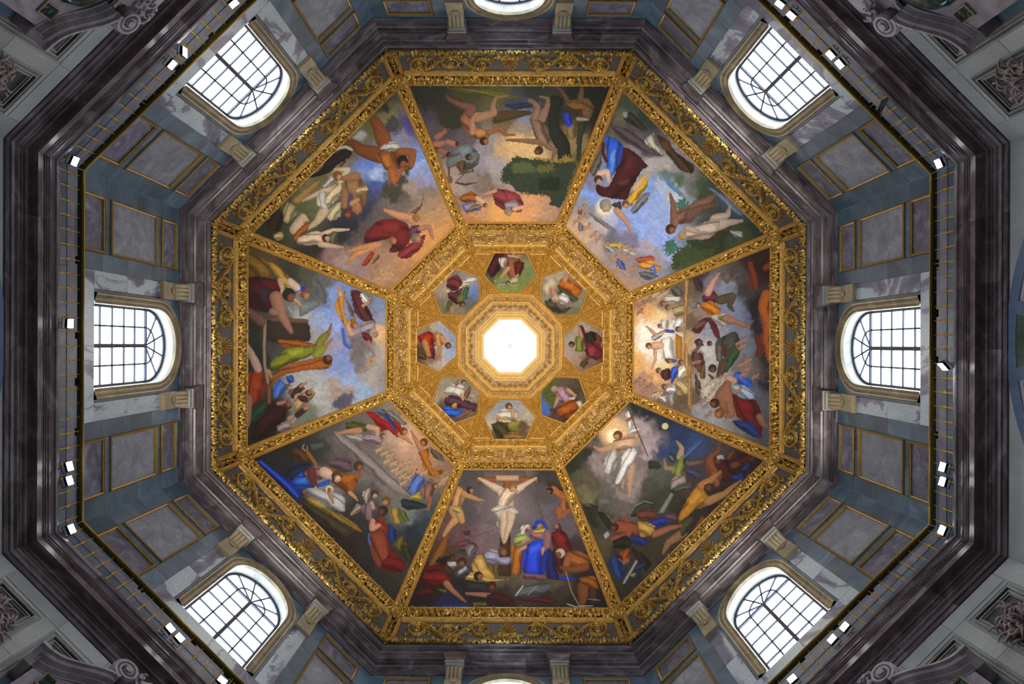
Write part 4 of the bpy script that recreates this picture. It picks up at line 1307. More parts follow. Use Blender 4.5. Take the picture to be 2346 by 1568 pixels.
FT['northwest'] = (560, 220, 3.484, '''
b: 1100,80 2c3028; 1020,220 68683c; 1150,150 8a845c; 900,300 707058; 1200,230 5a5664; 1290,250 4a4890; 1250,330 8888a0; 1350,500 6f8fd8; 1380,560 8fa8e0; 1450,620 8c98c8; 1000,560 5c80d0; 1040,610 a8bce8; 1050,690 3c5498; 1000,800 3c4468; 850,1050 1e2430; 950,920 2c3048; 760,1100 20242c; 560,1250 2a2824; 690,1290 806a68; 600,650 6c6a40; 500,740 7a7050; 420,840 56623c; 330,800 4a5034; 700,560 8a8058; 250,930 343c2c; 150,1080 2a2e22; 1300,740 9a8a80; 1250,800 5c504e; 1150,860 6a5e5c; 1050,960 5c5250; 1450,780 85766c; 920,1080 50484a; 1550,930 b08a68; 1600,1000 c08c58; 1500,1150 cc9a5c; 1400,1320 c48c52; 1300,1400 a87c58; 1120,1460 a88c74; 1150,1540 a07850; 900,1390 8c7878; 800,1340 9a8480; 1010,1340 98745c; 1480,860 9c8068; 850,430 6a6444
p a8844c 26: 380,830 560,680 600,690 440,860
c 484850 12: 1100,260 1170,160 1220,190 1210,280 1130,300
p b0b0a8 8: 850,330 930,270 980,310 930,365
l 824a26: 1110,370,120 1060,240,90 1010,170,50 985,130,30
l 74401f: 1070,475,125 910,425,86 860,370,50 780,375,36
r 8a5028 6: 1040,470 1160,420 1230,430 1240,560 1200,610 1130,600 1080,540
p a8682c 18: 1080,480 1150,460 1170,560 1120,570
r b0b0a8 6: 1075,420 1150,365 1220,370 1230,430 1150,440
l 8a5028: 1230,445,60 1335,450,62 1320,560,46 1255,590,34
l 9a5c30: 1165,600,64 1180,700,54 1250,590,34
h 8a5030 1c1814: 1258,530,50,.2,.8
C 3c3c30 10: 1120,600 1180,720 1270,600 1310,580 1240,780 1200,860 1130,850 1100,780
r 1c1816 6: 480,660 600,590 660,490 760,430 860,430 830,490 740,550 660,620
l c0bcae 22: 740,420 800,405 850,430
l 5a1c20 14: 760,560 800,520
l c8b898: 760,690,50 820,590,42 730,590,26
r c0b090 6: 690,720 780,700 760,790 690,870 620,880 640,800
l c4b090: 670,745,50 560,790,36 470,835,20
l b8a484: 630,920,80 580,1000,56 505,1060,26
r b8b8b0 6: 590,770 650,770 640,850 680,880 640,910 570,870
r b0b0ac 6: 620,720 690,640 720,650 660,730
h b89070 8a5020: 745,645,42,.5,.5
r 8c6644 6: 770,690 900,640 970,730 960,870 900,950 850,910 860,800 780,740
r a89870 6: 880,740 970,720 975,760 890,790
l 946c4a: 890,640,70 780,660,40
l 906444: 790,880,50 790,760,54
l b08058: 850,860,44 900,830,30
h 8a4830 5a3020: 822,945,40,-.3,.6
r b0a880 8: 700,880 760,850 760,960 690,1000 650,960
r a89870 8: 330,850 400,880 410,950 340,1020 300,980
r 2a221a 8: 240,900 310,960 280,1080 200,1070 180,1000
r b09868 6: 235,1100 300,1090 300,1150 240,1150
l c0a890: 400,1070,90 460,970,60 490,1000,40
r 8a5420 8: 390,1110 500,1000 500,1080 400,1170
r c0a890 6: 430,1130 560,1080 640,1100 650,1160 600,1190 420,1190
l c0a890: 620,1110,44 700,1075,34 815,1070,18
l b89c84: 600,1185,50 680,1200,40 765,1210,18
r 5a5a44 8: 660,1110 730,1080 735,1150 690,1180
h b89880 4a2818: 650,1140,38,.5,.2
C 8a7068 10: 620,1270 690,1220 730,1290 640,1310
g c89058: 1450,1180,150
r 661c20 6: 960,1090 1060,1000 1180,980 1290,1020 1320,1140 1250,1240 1150,1250 1180,1140 960,1180
p 7a2428 16: 1100,1010 1240,1010 1220,1100 1090,1090
r 5a3048 6: 1310,1050 1390,1030 1400,1090 1320,1130
r 7a2830 6: 1210,1270 1300,1190 1430,1110 1410,1200 1320,1290 1240,1300
h a87860 706860: 1368,1140,46,.6,.3
l a07060: 1395,1060,44 1465,1045,34 1490,1130,20
l b88460: 1115,915,30 1220,955,56 1310,975,52 1320,1010,30
r 6a4a38 5: 1320,930 1400,870 1420,790 1410,880 1360,940
h a86c40 a06a28: 1365,978,34,.2,.6
l b88058: 810,1340,20 880,1270,40 980,1215,66 1060,1190,50
l b07c54: 810,1250,22 920,1215,44 960,1210,40
h b07850 8a5a30: 1180,1160,36,.6,.2
r 8a3418 6: 930,1350 1000,1250 1030,1270 960,1360
r 4a3c34 5: 1010,1350 1060,1270 1070,1290
k c89868: 1080,1430 1120,1420 1050,1460 1480,930
''')
FT['northeast'] = (1280, 210, 3.408, '''
b: 540,90 4a5848; 700,200 34443c; 500,200 6a7050; 560,280 55505a; 700,430 4a424c; 450,300 6a6450; 620,450 8a8490; 740,540 b4b2b4; 850,570 b8b4b0; 950,590 98949c; 1050,650 8c888c; 830,640 5a7078; 930,700 4c6448; 1100,680 4a5834; 1180,740 3c5040; 1340,850 3c5468; 1400,950 304a50; 1530,1070 243830; 1450,1100 40482c; 1150,850 3a4228; 800,730 b0bedc; 900,800 c0c8d8; 700,730 7fa4e0; 730,820 90a8e8; 700,950 94ace8; 800,1000 98b0e8; 620,900 84a4ec; 650,1080 8cacf0; 780,1150 90aaf0; 850,1260 98a8e0; 230,790 7fa4f4; 520,1000 88a0e8; 420,980 a8b0d4; 250,720 7c7c98; 300,1010 b8acac; 150,1080 c0a088; 300,1200 b09c94; 450,1300 948888; 600,1380 8a8088; 550,1470 a88c78; 700,1200 a89cac; 800,1280 98949c; 220,930 88888c; 1200,1160 24301c; 1080,1260 3c4a2c; 950,1330 3c4a24; 1300,1000 303824; 120,1150 c8a888; 420,1160 6c6878; 560,1130 787490; 400,250 54504c
r 50464c 20: 400,250 560,300 700,400 820,490 760,500 620,440 480,360
r 6c7c98 14: 1150,730 1300,800 1440,940 1400,950 1250,830
r 4a3424 8: 770,320 850,380 930,470 1060,570 1040,630 960,610 870,510 800,420
p 6a4a34 14: 800,380 870,380 880,450 820,450
r c0bcae 6: 665,375 740,310 760,390 820,490 700,415
r 383430 10: 500,150 560,150 650,230 690,290 640,290 520,220
p a0a09c 6: 500,150 540,150 530,200 505,190
p 5888b8 10: 815,650 900,720 1000,825 940,800 840,710
g e8e4c8: 355,900,70
r 42161c 6: 500,430 600,470 690,570 640,620 560,760 530,840 400,830 300,800 285,720 380,740 440,620
p 5a2a2a 14: 460,700 550,670 540,720 480,735
p 54202a 14: 540,480 620,520 600,600 500,620
r 3c3438 6: 400,880 480,850 480,920
l b08870: 450,925,52 520,1000,38 560,1085,20
h b09880 909088: 365,895,56,.1,.7
r 2858d0 6: 355,345 440,360 500,420 480,540 410,660 370,600 370,450
p 5c8cf0 16: 400,480 450,440 430,600 400,640
l d0b0a0: 310,640,50 375,620,44 385,700,30
h c09080 4a3020: 308,690,38,.2,.7
r 5a5650 6: 240,610 320,450 330,560 270,660
l 4a1c20 24: 345,400 340,470 370,540
r c09828 6: 570,770 640,650 700,670 680,750 620,830 560,890 530,840
l c8a880: 590,750,48 650,680,36 712,625,18
l c8a880: 590,865,36 650,840,26 692,850,14
h b88868 6a4a28: 520,880,34,.1,.6
r 6a7078 6: 560,925 640,800 710,780 690,840 600,945
c 3c7068 10: 920,860 980,825 1010,880 960,930
r 745448 6: 880,960 990,885 1090,870 1090,940 1040,1010 950,1030 870,1020
l 785848: 900,975,60 895,880,44 872,800,20
l 80604e: 1060,910,96 1150,850,62 1215,800,28
l 6a4c40: 1020,960,84 1110,900,56 1230,870,22
l 80604e 54: 915,1000 885,1062
h 8a5a48 4a2820: 878,1072,46,.4,.3
c 3a2c1c 8: 1100,1140 1250,1080 1310,1100 1200,1150
l b8a498: 1220,990,80 1320,955,44 1335,900,24
l b8a498: 1230,1030,100 1330,1012,54 1420,1000,26
r b8a498 6: 1010,1050 1090,1030 1180,995 1260,1000 1240,1080 1170,1140 1060,1150 960,1120
l b09a8c: 1000,1060,50 1085,1085,40
h b09080 b09050: 972,1120,40,.6,.2
c 3c6c5c 10: 830,1160 900,1150 930,1220 870,1270 820,1240
r 98989c 6: 1340,1080 1430,1080 1430,1130 1380,1120
c 38482a 10: 890,1270 1000,1200 1150,1220 1250,1180 1200,1250 1000,1340 890,1390
c 2c3a20 10: 1000,1150 1200,1160 1260,1130 1200,1210 1050,1210
r 6c6c74 14: 230,940 380,1030 450,1090 400,1080 290,1010
r 9a4c34 6: 590,1300 720,1275 745,1310 640,1340
r c08830 6: 610,1345 720,1310 810,1385 740,1395 660,1385
l 3c6cd8 16: 700,1380 740,1355 755,1410 710,1415
r 5a6064 6: 610,1410 700,1400 775,1440 680,1465
r b09c30 6: 385,1180 495,1180 480,1212 400,1222
r a8a8a4 6: 460,1210 560,1220 600,1270 520,1275
r 4a5a98 6: 440,1290 500,1330 520,1390 460,1370
r 8a8c94 6: 360,1180 440,1230 420,1260 350,1230
r 6c7070 6: 150,1010 190,1050 180,1090 150,1080
r 8a3c28 6: 150,900 180,930 170,960 140,950
k b48c74: 350,1190 460,1235 510,1290 420,1300 430,1380 560,1380 260,1110 210,1050 130,1000 180,970 170,900 300,1140 560,1230 500,1210
''')
FT['west'] = (540, 560, 3.408, '''
b: 120,120 55452a; 150,200 5a4428; 420,250 34362c; 550,290 4c5044; 680,330 5e5e5e; 600,400 505458; 560,500 70767c; 540,560 a8aaa4; 650,600 90a0c8; 760,400 7c98d8; 700,520 8098d8; 780,620 8ca4e0; 610,700 909498; 750,820 9090a8; 820,900 7c8cc8; 860,970 8096d0; 880,1050 8ca4d0; 980,1130 90a8c8; 560,1080 a0a4a8; 620,1150 b0b2b4; 660,1250 a4a8a8; 560,1330 6c7464; 1000,480 6a6668; 1100,480 7488b0; 1120,600 8890a8; 1120,720 c8a880; 980,800 6c6468; 950,950 706c6c; 1070,900 94908e; 1080,1050 a89c98; 1140,1080 888890; 120,700 20241c; 150,900 1c201a; 300,700 3a3630; 400,650 2e2820; 120,1200 3a2418; 200,1450 1c1410; 120,1500 20201c; 300,1300 2a1410; 1050,1000 a09c9c; 900,620 7080b8; 1130,900 a89c94; 700,420 5c6064
p 707478 14: 500,470 640,440 640,490 500,570
p 585c5c 10: 620,270 680,350 700,470 640,420
p 30261e 8: 240,600 400,580 560,620 570,760 350,780 230,740
p 5c4838 6: 240,580 330,572 550,595 545,622 300,612
l 8a7860 22: 228,600 220,800 225,950 255,1100
l 6a4c2c 26: 260,1240 260,1120 330,1040
r 7a5a20 8: 80,80 240,140 260,250 100,260
r a8802c 6: 240,140 340,180 390,240 480,330 460,370 360,330 310,250
l b09478: 345,290,50 360,380,36 365,440,20
l c4b09c: 420,300,60 500,370,50
h a08060 8a4a20: 542,400,44,.4,.6
d 2838a0: 520,350,22
l 2c48b0 8: 460,385 510,360
r 3c0f14 6: 100,260 300,280 345,380 300,480 230,540 110,500 70,380
p 5a1018 16: 180,290 320,300 330,370 230,345
p 2c2a30 16: 200,360 250,330 240,460 200,440
l 946a58: 310,420,100 360,570,70 430,690,34
l 8a6a58: 280,530,50 320,540,50
h 7a4a34 1e2420: 420,410,58,.5,.6
l 6a4a40: 110,540,56 200,610,70
r 909a98 6: 400,490 440,530 430,545
l b09070: 460,440,28 510,485,16
r 6a7018 6: 290,1000 270,930 380,830 480,785 610,800 610,860 500,910 400,950
p 8c9428 16: 400,840 520,810 530,860 430,900
l 74742a: 640,830,84 660,760,64 715,700,44
l 8a5a3c: 720,700,30 740,635,16
l 7c862c: 630,870,70 690,805,46
l a06848: 695,800,26 740,755,16
r 8a4814 6: 320,750 480,755 600,780 640,805 560,800 380,815
r 8a4a14 6: 300,1010 460,930 650,885 740,880 745,950 700,980 560,990 400,1020 300,1060 260,1130 245,1110
h 7a4a30 3a2214: 718,900,44,.4,-.5
l a07850: 250,1000,40 270,1030,24
r b08038 6: 765,480 810,390 850,380 840,500 870,600 930,570 920,650 860,660 800,570
r 5c5038 6: 850,430 890,480 920,570 890,560
l c09060: 810,400,40 800,370,24 785,335,14
l b89078: 870,650,44 890,715,36 935,690,22
h a87850 8a5a28: 925,640,36,.5,.4
l 3c5cb8 24: 830,670 845,780 885,815
h a07860 3a3028: 920,800,28,.2,.6
g d8b080: 1105,690,62
r 4c2028 6: 890,370 970,380 1040,530 1085,620 1060,640 980,600 920,530
r 8c8488 6: 975,620 1070,600 1085,680 1020,710 970,690
r 5c1820 6: 975,690 1060,720 1050,780 990,745
h a07c68 a0988c: 1078,705,40,.5,.5
l 8a7078: 1030,770,30 1060,830,22 1075,870,12
k b48c70: 1010,440 1040,900 910,850 1000,470 1030,940
r c8c8c8 6: 960,390 1000,400 1030,440 990,460
C 6c6468 12: 890,720 960,740 1000,800 980,950 920,950 880,870
C a09088 8: 720,1060 800,1080 830,1110 910,1140 900,1220 720,1240
C 505064 8: 740,1230 860,1170 910,1190 870,1270 740,1310
r 3c64b0 6: 290,1120 340,1060 400,1110 380,1170 300,1210
r 2c4490 6: 390,1040 440,1030 460,1080 410,1090
h a88470 6a5040: 415,1125,30
r 5a4834 6: 400,1160 500,1110 540,1140 450,1200
l 3c1c20: 450,1190,50 510,1110,40
l a87060: 505,1115,28 545,1090,16
r a08860 6: 450,1190 530,1160 590,1125 615,1180 540,1280 470,1310
h a06a58 3c2820: 570,1165,30,.3,-.3
r 401a1e 6: 480,1190 550,1190 560,1240 500,1230
l 3c1c1c: 480,1340,44 545,1290,36
l a07060: 540,1290,30 585,1270,16
r 2c0c12 6: 170,1330 260,1260 360,1270 400,1300 350,1430 250,1500 130,1540 150,1430
r 1a3c2c 6: 165,1270 240,1230 230,1320 100,1440 85,1380
r 8a2c0c 6: 80,1040 150,985 210,1000 235,1100 220,1180 130,1260 85,1180
p a03c10 16: 120,1060 200,1060 200,1130 140,1150
h 8a5840 4a2418: 410,1260,38,.4,-.3
l 946c58: 330,1250,30 370,1240,26
r 8a7c80 6: 320,1430 400,1380 430,1440 350,1475
h b09078 a88858: 440,1370,40,.4,-.4
l 3c50b8 7: 420,1390 460,1350
l b09080: 90,790,24 130,880,56 175,980,60
l 8a6a58: 110,1200,40 100,1300,50 95,1420,36
''')
FT['east'] = (1440, 560, 3.408, '''
b: 80,470 a8785c; 150,430 b08c78; 100,800 f8f4f0; 150,700 fcf8f0; 100,650 f4e8d0; 180,850 f4f0e8; 60,620 e0b070; 50,800 f0d8a8; 60,900 e0a860; 150,540 dca868; 220,570 e8cc98; 200,1020 dca870; 260,960 e8d0a0; 100,1090 a88070; 190,1150 9c8074; 280,430 8a7868; 350,350 6a5c58; 270,740 f4ece0; 330,640 e0d8d0; 380,550 a8987c; 450,350 685440; 440,780 c09c6c; 440,1000 8a7048; 300,1200 6a6060; 420,1220 60503c; 500,1200 60503c; 490,620 6a5440; 560,250 3a2c34; 660,280 70707c; 750,330 8088a0; 830,500 7880a0; 870,600 707898; 620,810 bcbcc0; 610,930 a8aab0; 650,690 8c90a4; 620,1080 a8a498; 640,1170 b0aca8; 580,1290 90949c; 850,200 4a4444; 950,130 2a1c1a; 1060,180 2c1412; 900,350 3a3434; 980,460 1c1a1a; 900,700 70788c; 930,830 687080; 1000,650 1e1a1a; 1050,900 2a1e1c; 900,1000 6c6464; 990,930 5c5a58; 1090,1100 1e1e20; 1060,1270 585a64; 1100,1450 505460; 1000,1150 5a6070; 720,1060 a09c98; 520,900 5c4838; 740,220 5c5454
c 8a3414 10: 1040,380 1100,380 1090,480 1115,560 1080,700 1110,850 1090,900 1050,760 1050,620 1020,520
l b05a20: 1080,380,70 1050,490,66 1090,600,60 1080,720,36 1100,880,20
c 6a2818 10: 930,120 980,150 970,230 1010,280 990,330 950,310 960,220
l 7a3018: 950,140,36 985,250,44 1000,340,30
l 8a3414: 1070,180,40 1110,140,30
l 642014: 1010,720,40 1040,800,50 1010,860,30
c 161416 12: 960,440 1010,420 1020,560 1000,640 970,560
l 6c6058: 760,240,60 770,280,40
k 6a5a54: 790,260 840,230 760,210
k a08068: 90,460 140,430 180,420 80,520 100,1080 150,1110 60,1060 120,1130 200,1180
r e0dcd8 5: 250,740 330,720 360,800 375,880 280,890 250,830
r a89c94 5: 175,720 290,655 260,720 200,750
l d0a888: 195,790,60 250,785,56
l c09078: 200,695,30 165,660,20 140,640,12
l c89880: 205,830,30 210,900,22 182,965,12
h c09070 7a4a20: 158,795,28,.2,.7
q a87830 4: 365,690 420,720 420,890 370,890
q 3c4c9c 4: 280,658 360,665 360,692 285,685
r 3c4c98 4: 290,888 370,895 370,918 290,915
r b8b4ac 6: 280,400 400,390 390,450 300,460
r a08c68 6: 335,480 440,465 440,540 370,570
r d0d0d0 6: 335,600 410,570 440,620 380,695
r d8d4c4 6: 375,980 460,920 475,980 400,1050
r b09c70 6: 365,1060 470,1080 475,1150 390,1175
r 3450b8 6: 330,970 385,940 390,1000 340,1085 320,1030
r 482424 6: 245,990 320,965 335,1040 280,1065
r c8ccd0 6: 295,1120 360,1100 370,1150 300,1155
r 8a8480 6: 290,1170 370,1160 370,1225 330,1255
r c0c0c0 6: 225,1190 290,1180 290,1235
r c8c0b8 5: 248,590 310,590 310,655 250,655
r 585450 6: 335,340 400,320 425,400 350,400
h a07c60 6a5038: 240,985,26 285,1110,26 415,920,28 310,490,26 390,660,26 310,350,24 270,460,26 245,635,20 215,1170,20 320,910,24
k c8b090: 240,400 270,380 200,390 230,1170 200,1170
r a07c50 8: 435,280 470,290 470,500 440,740 460,800 490,1000 500,1290 470,1300 465,1100 430,850 435,500
r 541824 6: 495,670 560,590 640,560 700,640 725,750 670,700 620,600 560,690
r 582838 6: 575,400 650,350 705,400 680,455 590,445
r 3c2c30 6: 510,255 580,300 575,365 520,335
r b06c18 6: 565,470 640,435 725,500 700,545 620,545
r b8b0a0 6: 650,550 760,535 775,600 720,645 690,595
r 5c6c34 6: 690,560 760,555 740,605
l c09080: 620,375,54 660,290,38 705,225,16
l 4c4430: 720,430,70 815,400,60 790,470,40 815,505,22
l 906850: 760,575,66 850,600,44 935,640,24
l 6a4840: 530,640,36 580,610,28
h c09070 6a4030: 545,475,28,.2,.4
p 707478 6: 478,450 532,432 532,492 490,495
r 3c3c38 6: 680,760 760,700 850,680 880,830 820,930 740,1005 720,940 760,830 690,890
r 2c4428 6: 770,860 850,770 870,850 820,930 760,1000
r 54504c 6: 690,760 740,800 740,900 690,900
r 5a1c20 6: 740,780 770,780 760,870 740,860
l 4c3830: 740,930,64 700,1080,40 640,1020,18
h 5a4030 3a2418: 658,970,38,-.2,.5
r 5a3030 6: 490,870 580,845 605,960 560,1005 510,930
l 8a6858 26: 500,925 560,910
r 5c4c20 6: 570,960 600,930 600,1040 560,1040
r 4c3c48 6: 515,750 560,725 590,780 540,805
l 6a4838 22: 510,840 560,790
h 6a4a38 3a2820: 520,860,24 550,760,26 640,770,24
r 4c3438 8: 520,1000 570,1090 560,1180 530,1150
C c0b8b0 14: 590,1070 700,1040 760,1010 740,1090 700,1120 650,1250 590,1240
k b8a898: 620,1080 660,1110 700,1060 640,1150 610,1190 740,1040 690,1100 640,1210 660,1060
k 90807c: 600,1250 580,1210 620,1320
r 2454b0 6: 825,1010 870,985 965,1050 975,1115 880,1090 840,1080
r 90a0b8 6: 795,1100 900,1095 985,1150 985,1205 880,1190
l b09080: 780,1040,50 830,1060,50
C 7c6460 10: 860,900 940,880 985,960 920,1020 870,980
k a07c6c: 880,930 930,900 920,970 890,1010 990,1020 860,760 890,740 880,790 860,1130
l 8a5c48: 775,1090,70 750,1190,150 800,1300,80
l 8a6048: 790,1240,56 810,1320,50 770,1340,34
h 6a3c24 3a2010: 670,1240,44,-.5,.3
h 9a6840 7a4a20: 710,1320,46,-.5,.4
r 5c1014 6: 815,1160 900,1200 1000,1205 1040,1290 1055,1420 1050,1510 1000,1440 900,1380 845,1320
p 741418 18: 860,1210 960,1230 980,1300 880,1290
r 20306c 6: 820,1370 940,1370 1010,1420 1030,1510 880,1440
l 8a6050: 1030,1340,56 1060,1400,40 1105,1420,24
''')
FT['southwest'] = (570, 920, 3.408, '''
b: 300,400 24221e; 500,370 2c2c2a; 560,340 303434; 720,320 605c5c; 620,250 4c4c4a; 850,420 625c5c; 900,280 605856; 1000,130 6a6058; 1100,80 7c7268; 1170,270 b49884; 1250,330 c8a488; 1360,280 b89070; 1270,430 b08a74; 1470,400 a07858; 1560,500 8a6c5c; 1000,520 706866; 930,600 686262; 800,420 504c4a; 1100,640 7a6c68; 1180,700 6a6460; 960,720 484646; 1330,820 54585a; 1400,880 3c4850; 1300,1020 1e2c3c; 1260,900 6a7070; 1390,980 2c3840; 230,480 20242c; 300,620 101828; 350,700 142250; 150,590 2a2420; 560,720 7c7c84; 470,850 2a2818; 700,1020 161a18; 860,850 2c2e2c; 900,960 2a2a28; 600,1000 201c16; 800,1110 20201e; 900,1200 2a2824; 720,1120 2c2018; 1000,1380 303430; 1100,1450 34342e; 1260,1140 242c30; 1220,1330 383c3c; 930,1300 28261f; 800,1170 301c12; 1150,550 8a7464; 900,420 68605e
r 787070 40: 690,240 1000,480 1200,640 1290,760 1150,720 900,540 660,310
r 4a3018 8: 345,380 430,365 490,450 420,490 355,445
l 8a8478 9: 432,345 418,375 455,405
l 8a8478 8: 455,360 460,400
l 8a5820 26: 455,400 530,505
p 484c50 14: 480,340 590,330 580,370 500,390
r 55404a 6: 610,470 720,442 790,465 815,545 730,565 635,515
r 8a4a10 6: 615,520 760,575 875,565 840,665 800,745 740,705 655,645
p a05c18 16: 720,590 830,580 800,650 730,640
h 8a4c28 3a3428: 862,520,46,.3,.4
l b08060: 790,720,34 830,755,24 850,780,12
r 14203c 6: 300,560 370,495 480,485 490,560 420,610 330,640
r 122a88 6: 95,480 220,560 330,620 425,690 380,765 250,650 120,565
l 1858e0 22: 95,480 200,570 300,660 385,750
r 1c50b8 6: 345,625 420,555 440,620 530,650 640,615 610,665 420,695 355,685
p 2c74e8 12: 370,620 450,600 460,650 390,650
r 7a5450 6: 435,560 520,505 610,530 600,600 540,625 460,605
l c8a898: 590,560,84 650,590,60
l 5c2c30: 490,550,70 500,620,54 530,680,32
l c0a090: 525,685,26 545,725,14
h c8a48c 4a3c20: 692,602,48,.2,.6
r a8a8a8 6: 425,700 520,685 640,715 745,750 755,860 700,865 560,785
g e8d8b0: 632,695,30
l a07860: 628,705,24 640,740,36 660,795,18
h a07860 705030: 634,700,20,.3,.3
r 7a6428 6: 415,700 480,750 600,830 740,900 855,980 865,1015 780,995 640,905 480,805
p b09448 12: 470,760 560,790 620,850 520,820
r 3c3420 8: 425,780 560,850 700,930 835,1010 760,1065 600,985 480,885
l a06018 14: 820,985 880,1020
r 6a5860 6: 875,830 960,775 1015,830 990,900 955,965 905,895
r 988880 6: 885,720 945,685 950,740 920,800
r 887868 6: 795,890 850,800 890,845 830,890
h b08c70 3a2c20: 985,738,34,.1,.6
l a88878: 960,800,26 975,840,30
h a07858 6a4420: 1072,790,38,-.4,.6
r 8a7434 6: 1100,850 1170,835 1205,945 1130,965
r 4c5c20 6: 1165,840 1230,880 1255,940 1210,945
r 202830 6: 1190,770 1300,780 1410,830 1250,855 1200,835
h 5c3828 2c1e14: 1042,865,46,-.5,.2
r 7a2010 6: 940,935 1050,925 1095,1000 1060,1050 950,1000
l b88870: 970,940,40 965,1000,46 1020,975,32
r 182c68 6: 1090,960 1150,1010 1155,1110 1090,1095
r 7c3828 6: 945,1040 1050,1010 1095,1080 1135,1170 1220,1250 1200,1345 1100,1340 1005,1290 955,1180
r 6a1014 6: 1130,1180 1225,1260 1235,1310 1150,1345 1040,1310 1060,1245
l 3c68b8 12: 945,1040 938,1090 955,1130
r 5c5420 8: 1140,1100 1200,1060 1235,1120 1210,1180 1150,1155
r 2c3018 8: 1180,1130 1270,1150 1285,1240 1240,1255
r 8a1418 6: 905,90 980,95 1050,150 1150,160 1195,210 1160,285 1080,230 1020,245 980,165
r 243c78 6: 985,88 1080,110 1135,190 1150,255 1060,140
r 6a6460 6: 1030,65 1130,90 1225,175 1200,195 1100,135
l b07858: 1175,265,40 1230,300,30 1270,335,14
h b07850 6a3c1c: 1210,245,36,.5,.4
r 3c4818 6: 755,175 830,165 925,190 915,245 830,225 765,225
l a87860: 695,258,18 780,240,34 860,235,50
r 8a8480 6: 755,270 880,265 885,325 800,315
r 84707a 6: 885,290 960,245 1045,270 1030,345 940,335
l b08c78: 930,205,40 1000,225,44 1000,275,26
h b08c78 6a4830: 1050,280,28
r 9a6010 6: 1325,395 1400,375 1405,450 1445,540 1535,540 1460,598 1380,565 1350,480
l a87050: 1345,380,40 1300,310,32 1270,245,14
h a06a48 5a3418: 1360,330,36,-.4,.3
r 4c4c44 6: 1410,365 1500,420 1525,475 1440,445
r 4c64a8 6: 1285,590 1350,565 1375,650 1310,745 1235,700
h b08868 7a4a28: 1308,555,26
l b08868: 1290,560,18 1300,495,10
l b08868: 1340,580,18 1320,510,10
r 9a8a28 6: 1255,760 1330,715 1345,785
r 7a5448 6: 1335,700 1400,645 1455,680 1430,760 1400,805
h a07858 6a4020: 1455,668,28
r 6a5450 6: 1380,640 1420,605 1455,650
l 8a5848 24: 1420,760 1400,850
k b89878: 1050,410 1090,430 1120,490 1070,470 1180,500 1210,530 1160,560 1230,600 1130,540 1240,480 1190,590 1010,380 1500,640 1520,610 1360,560 1200,640
''')
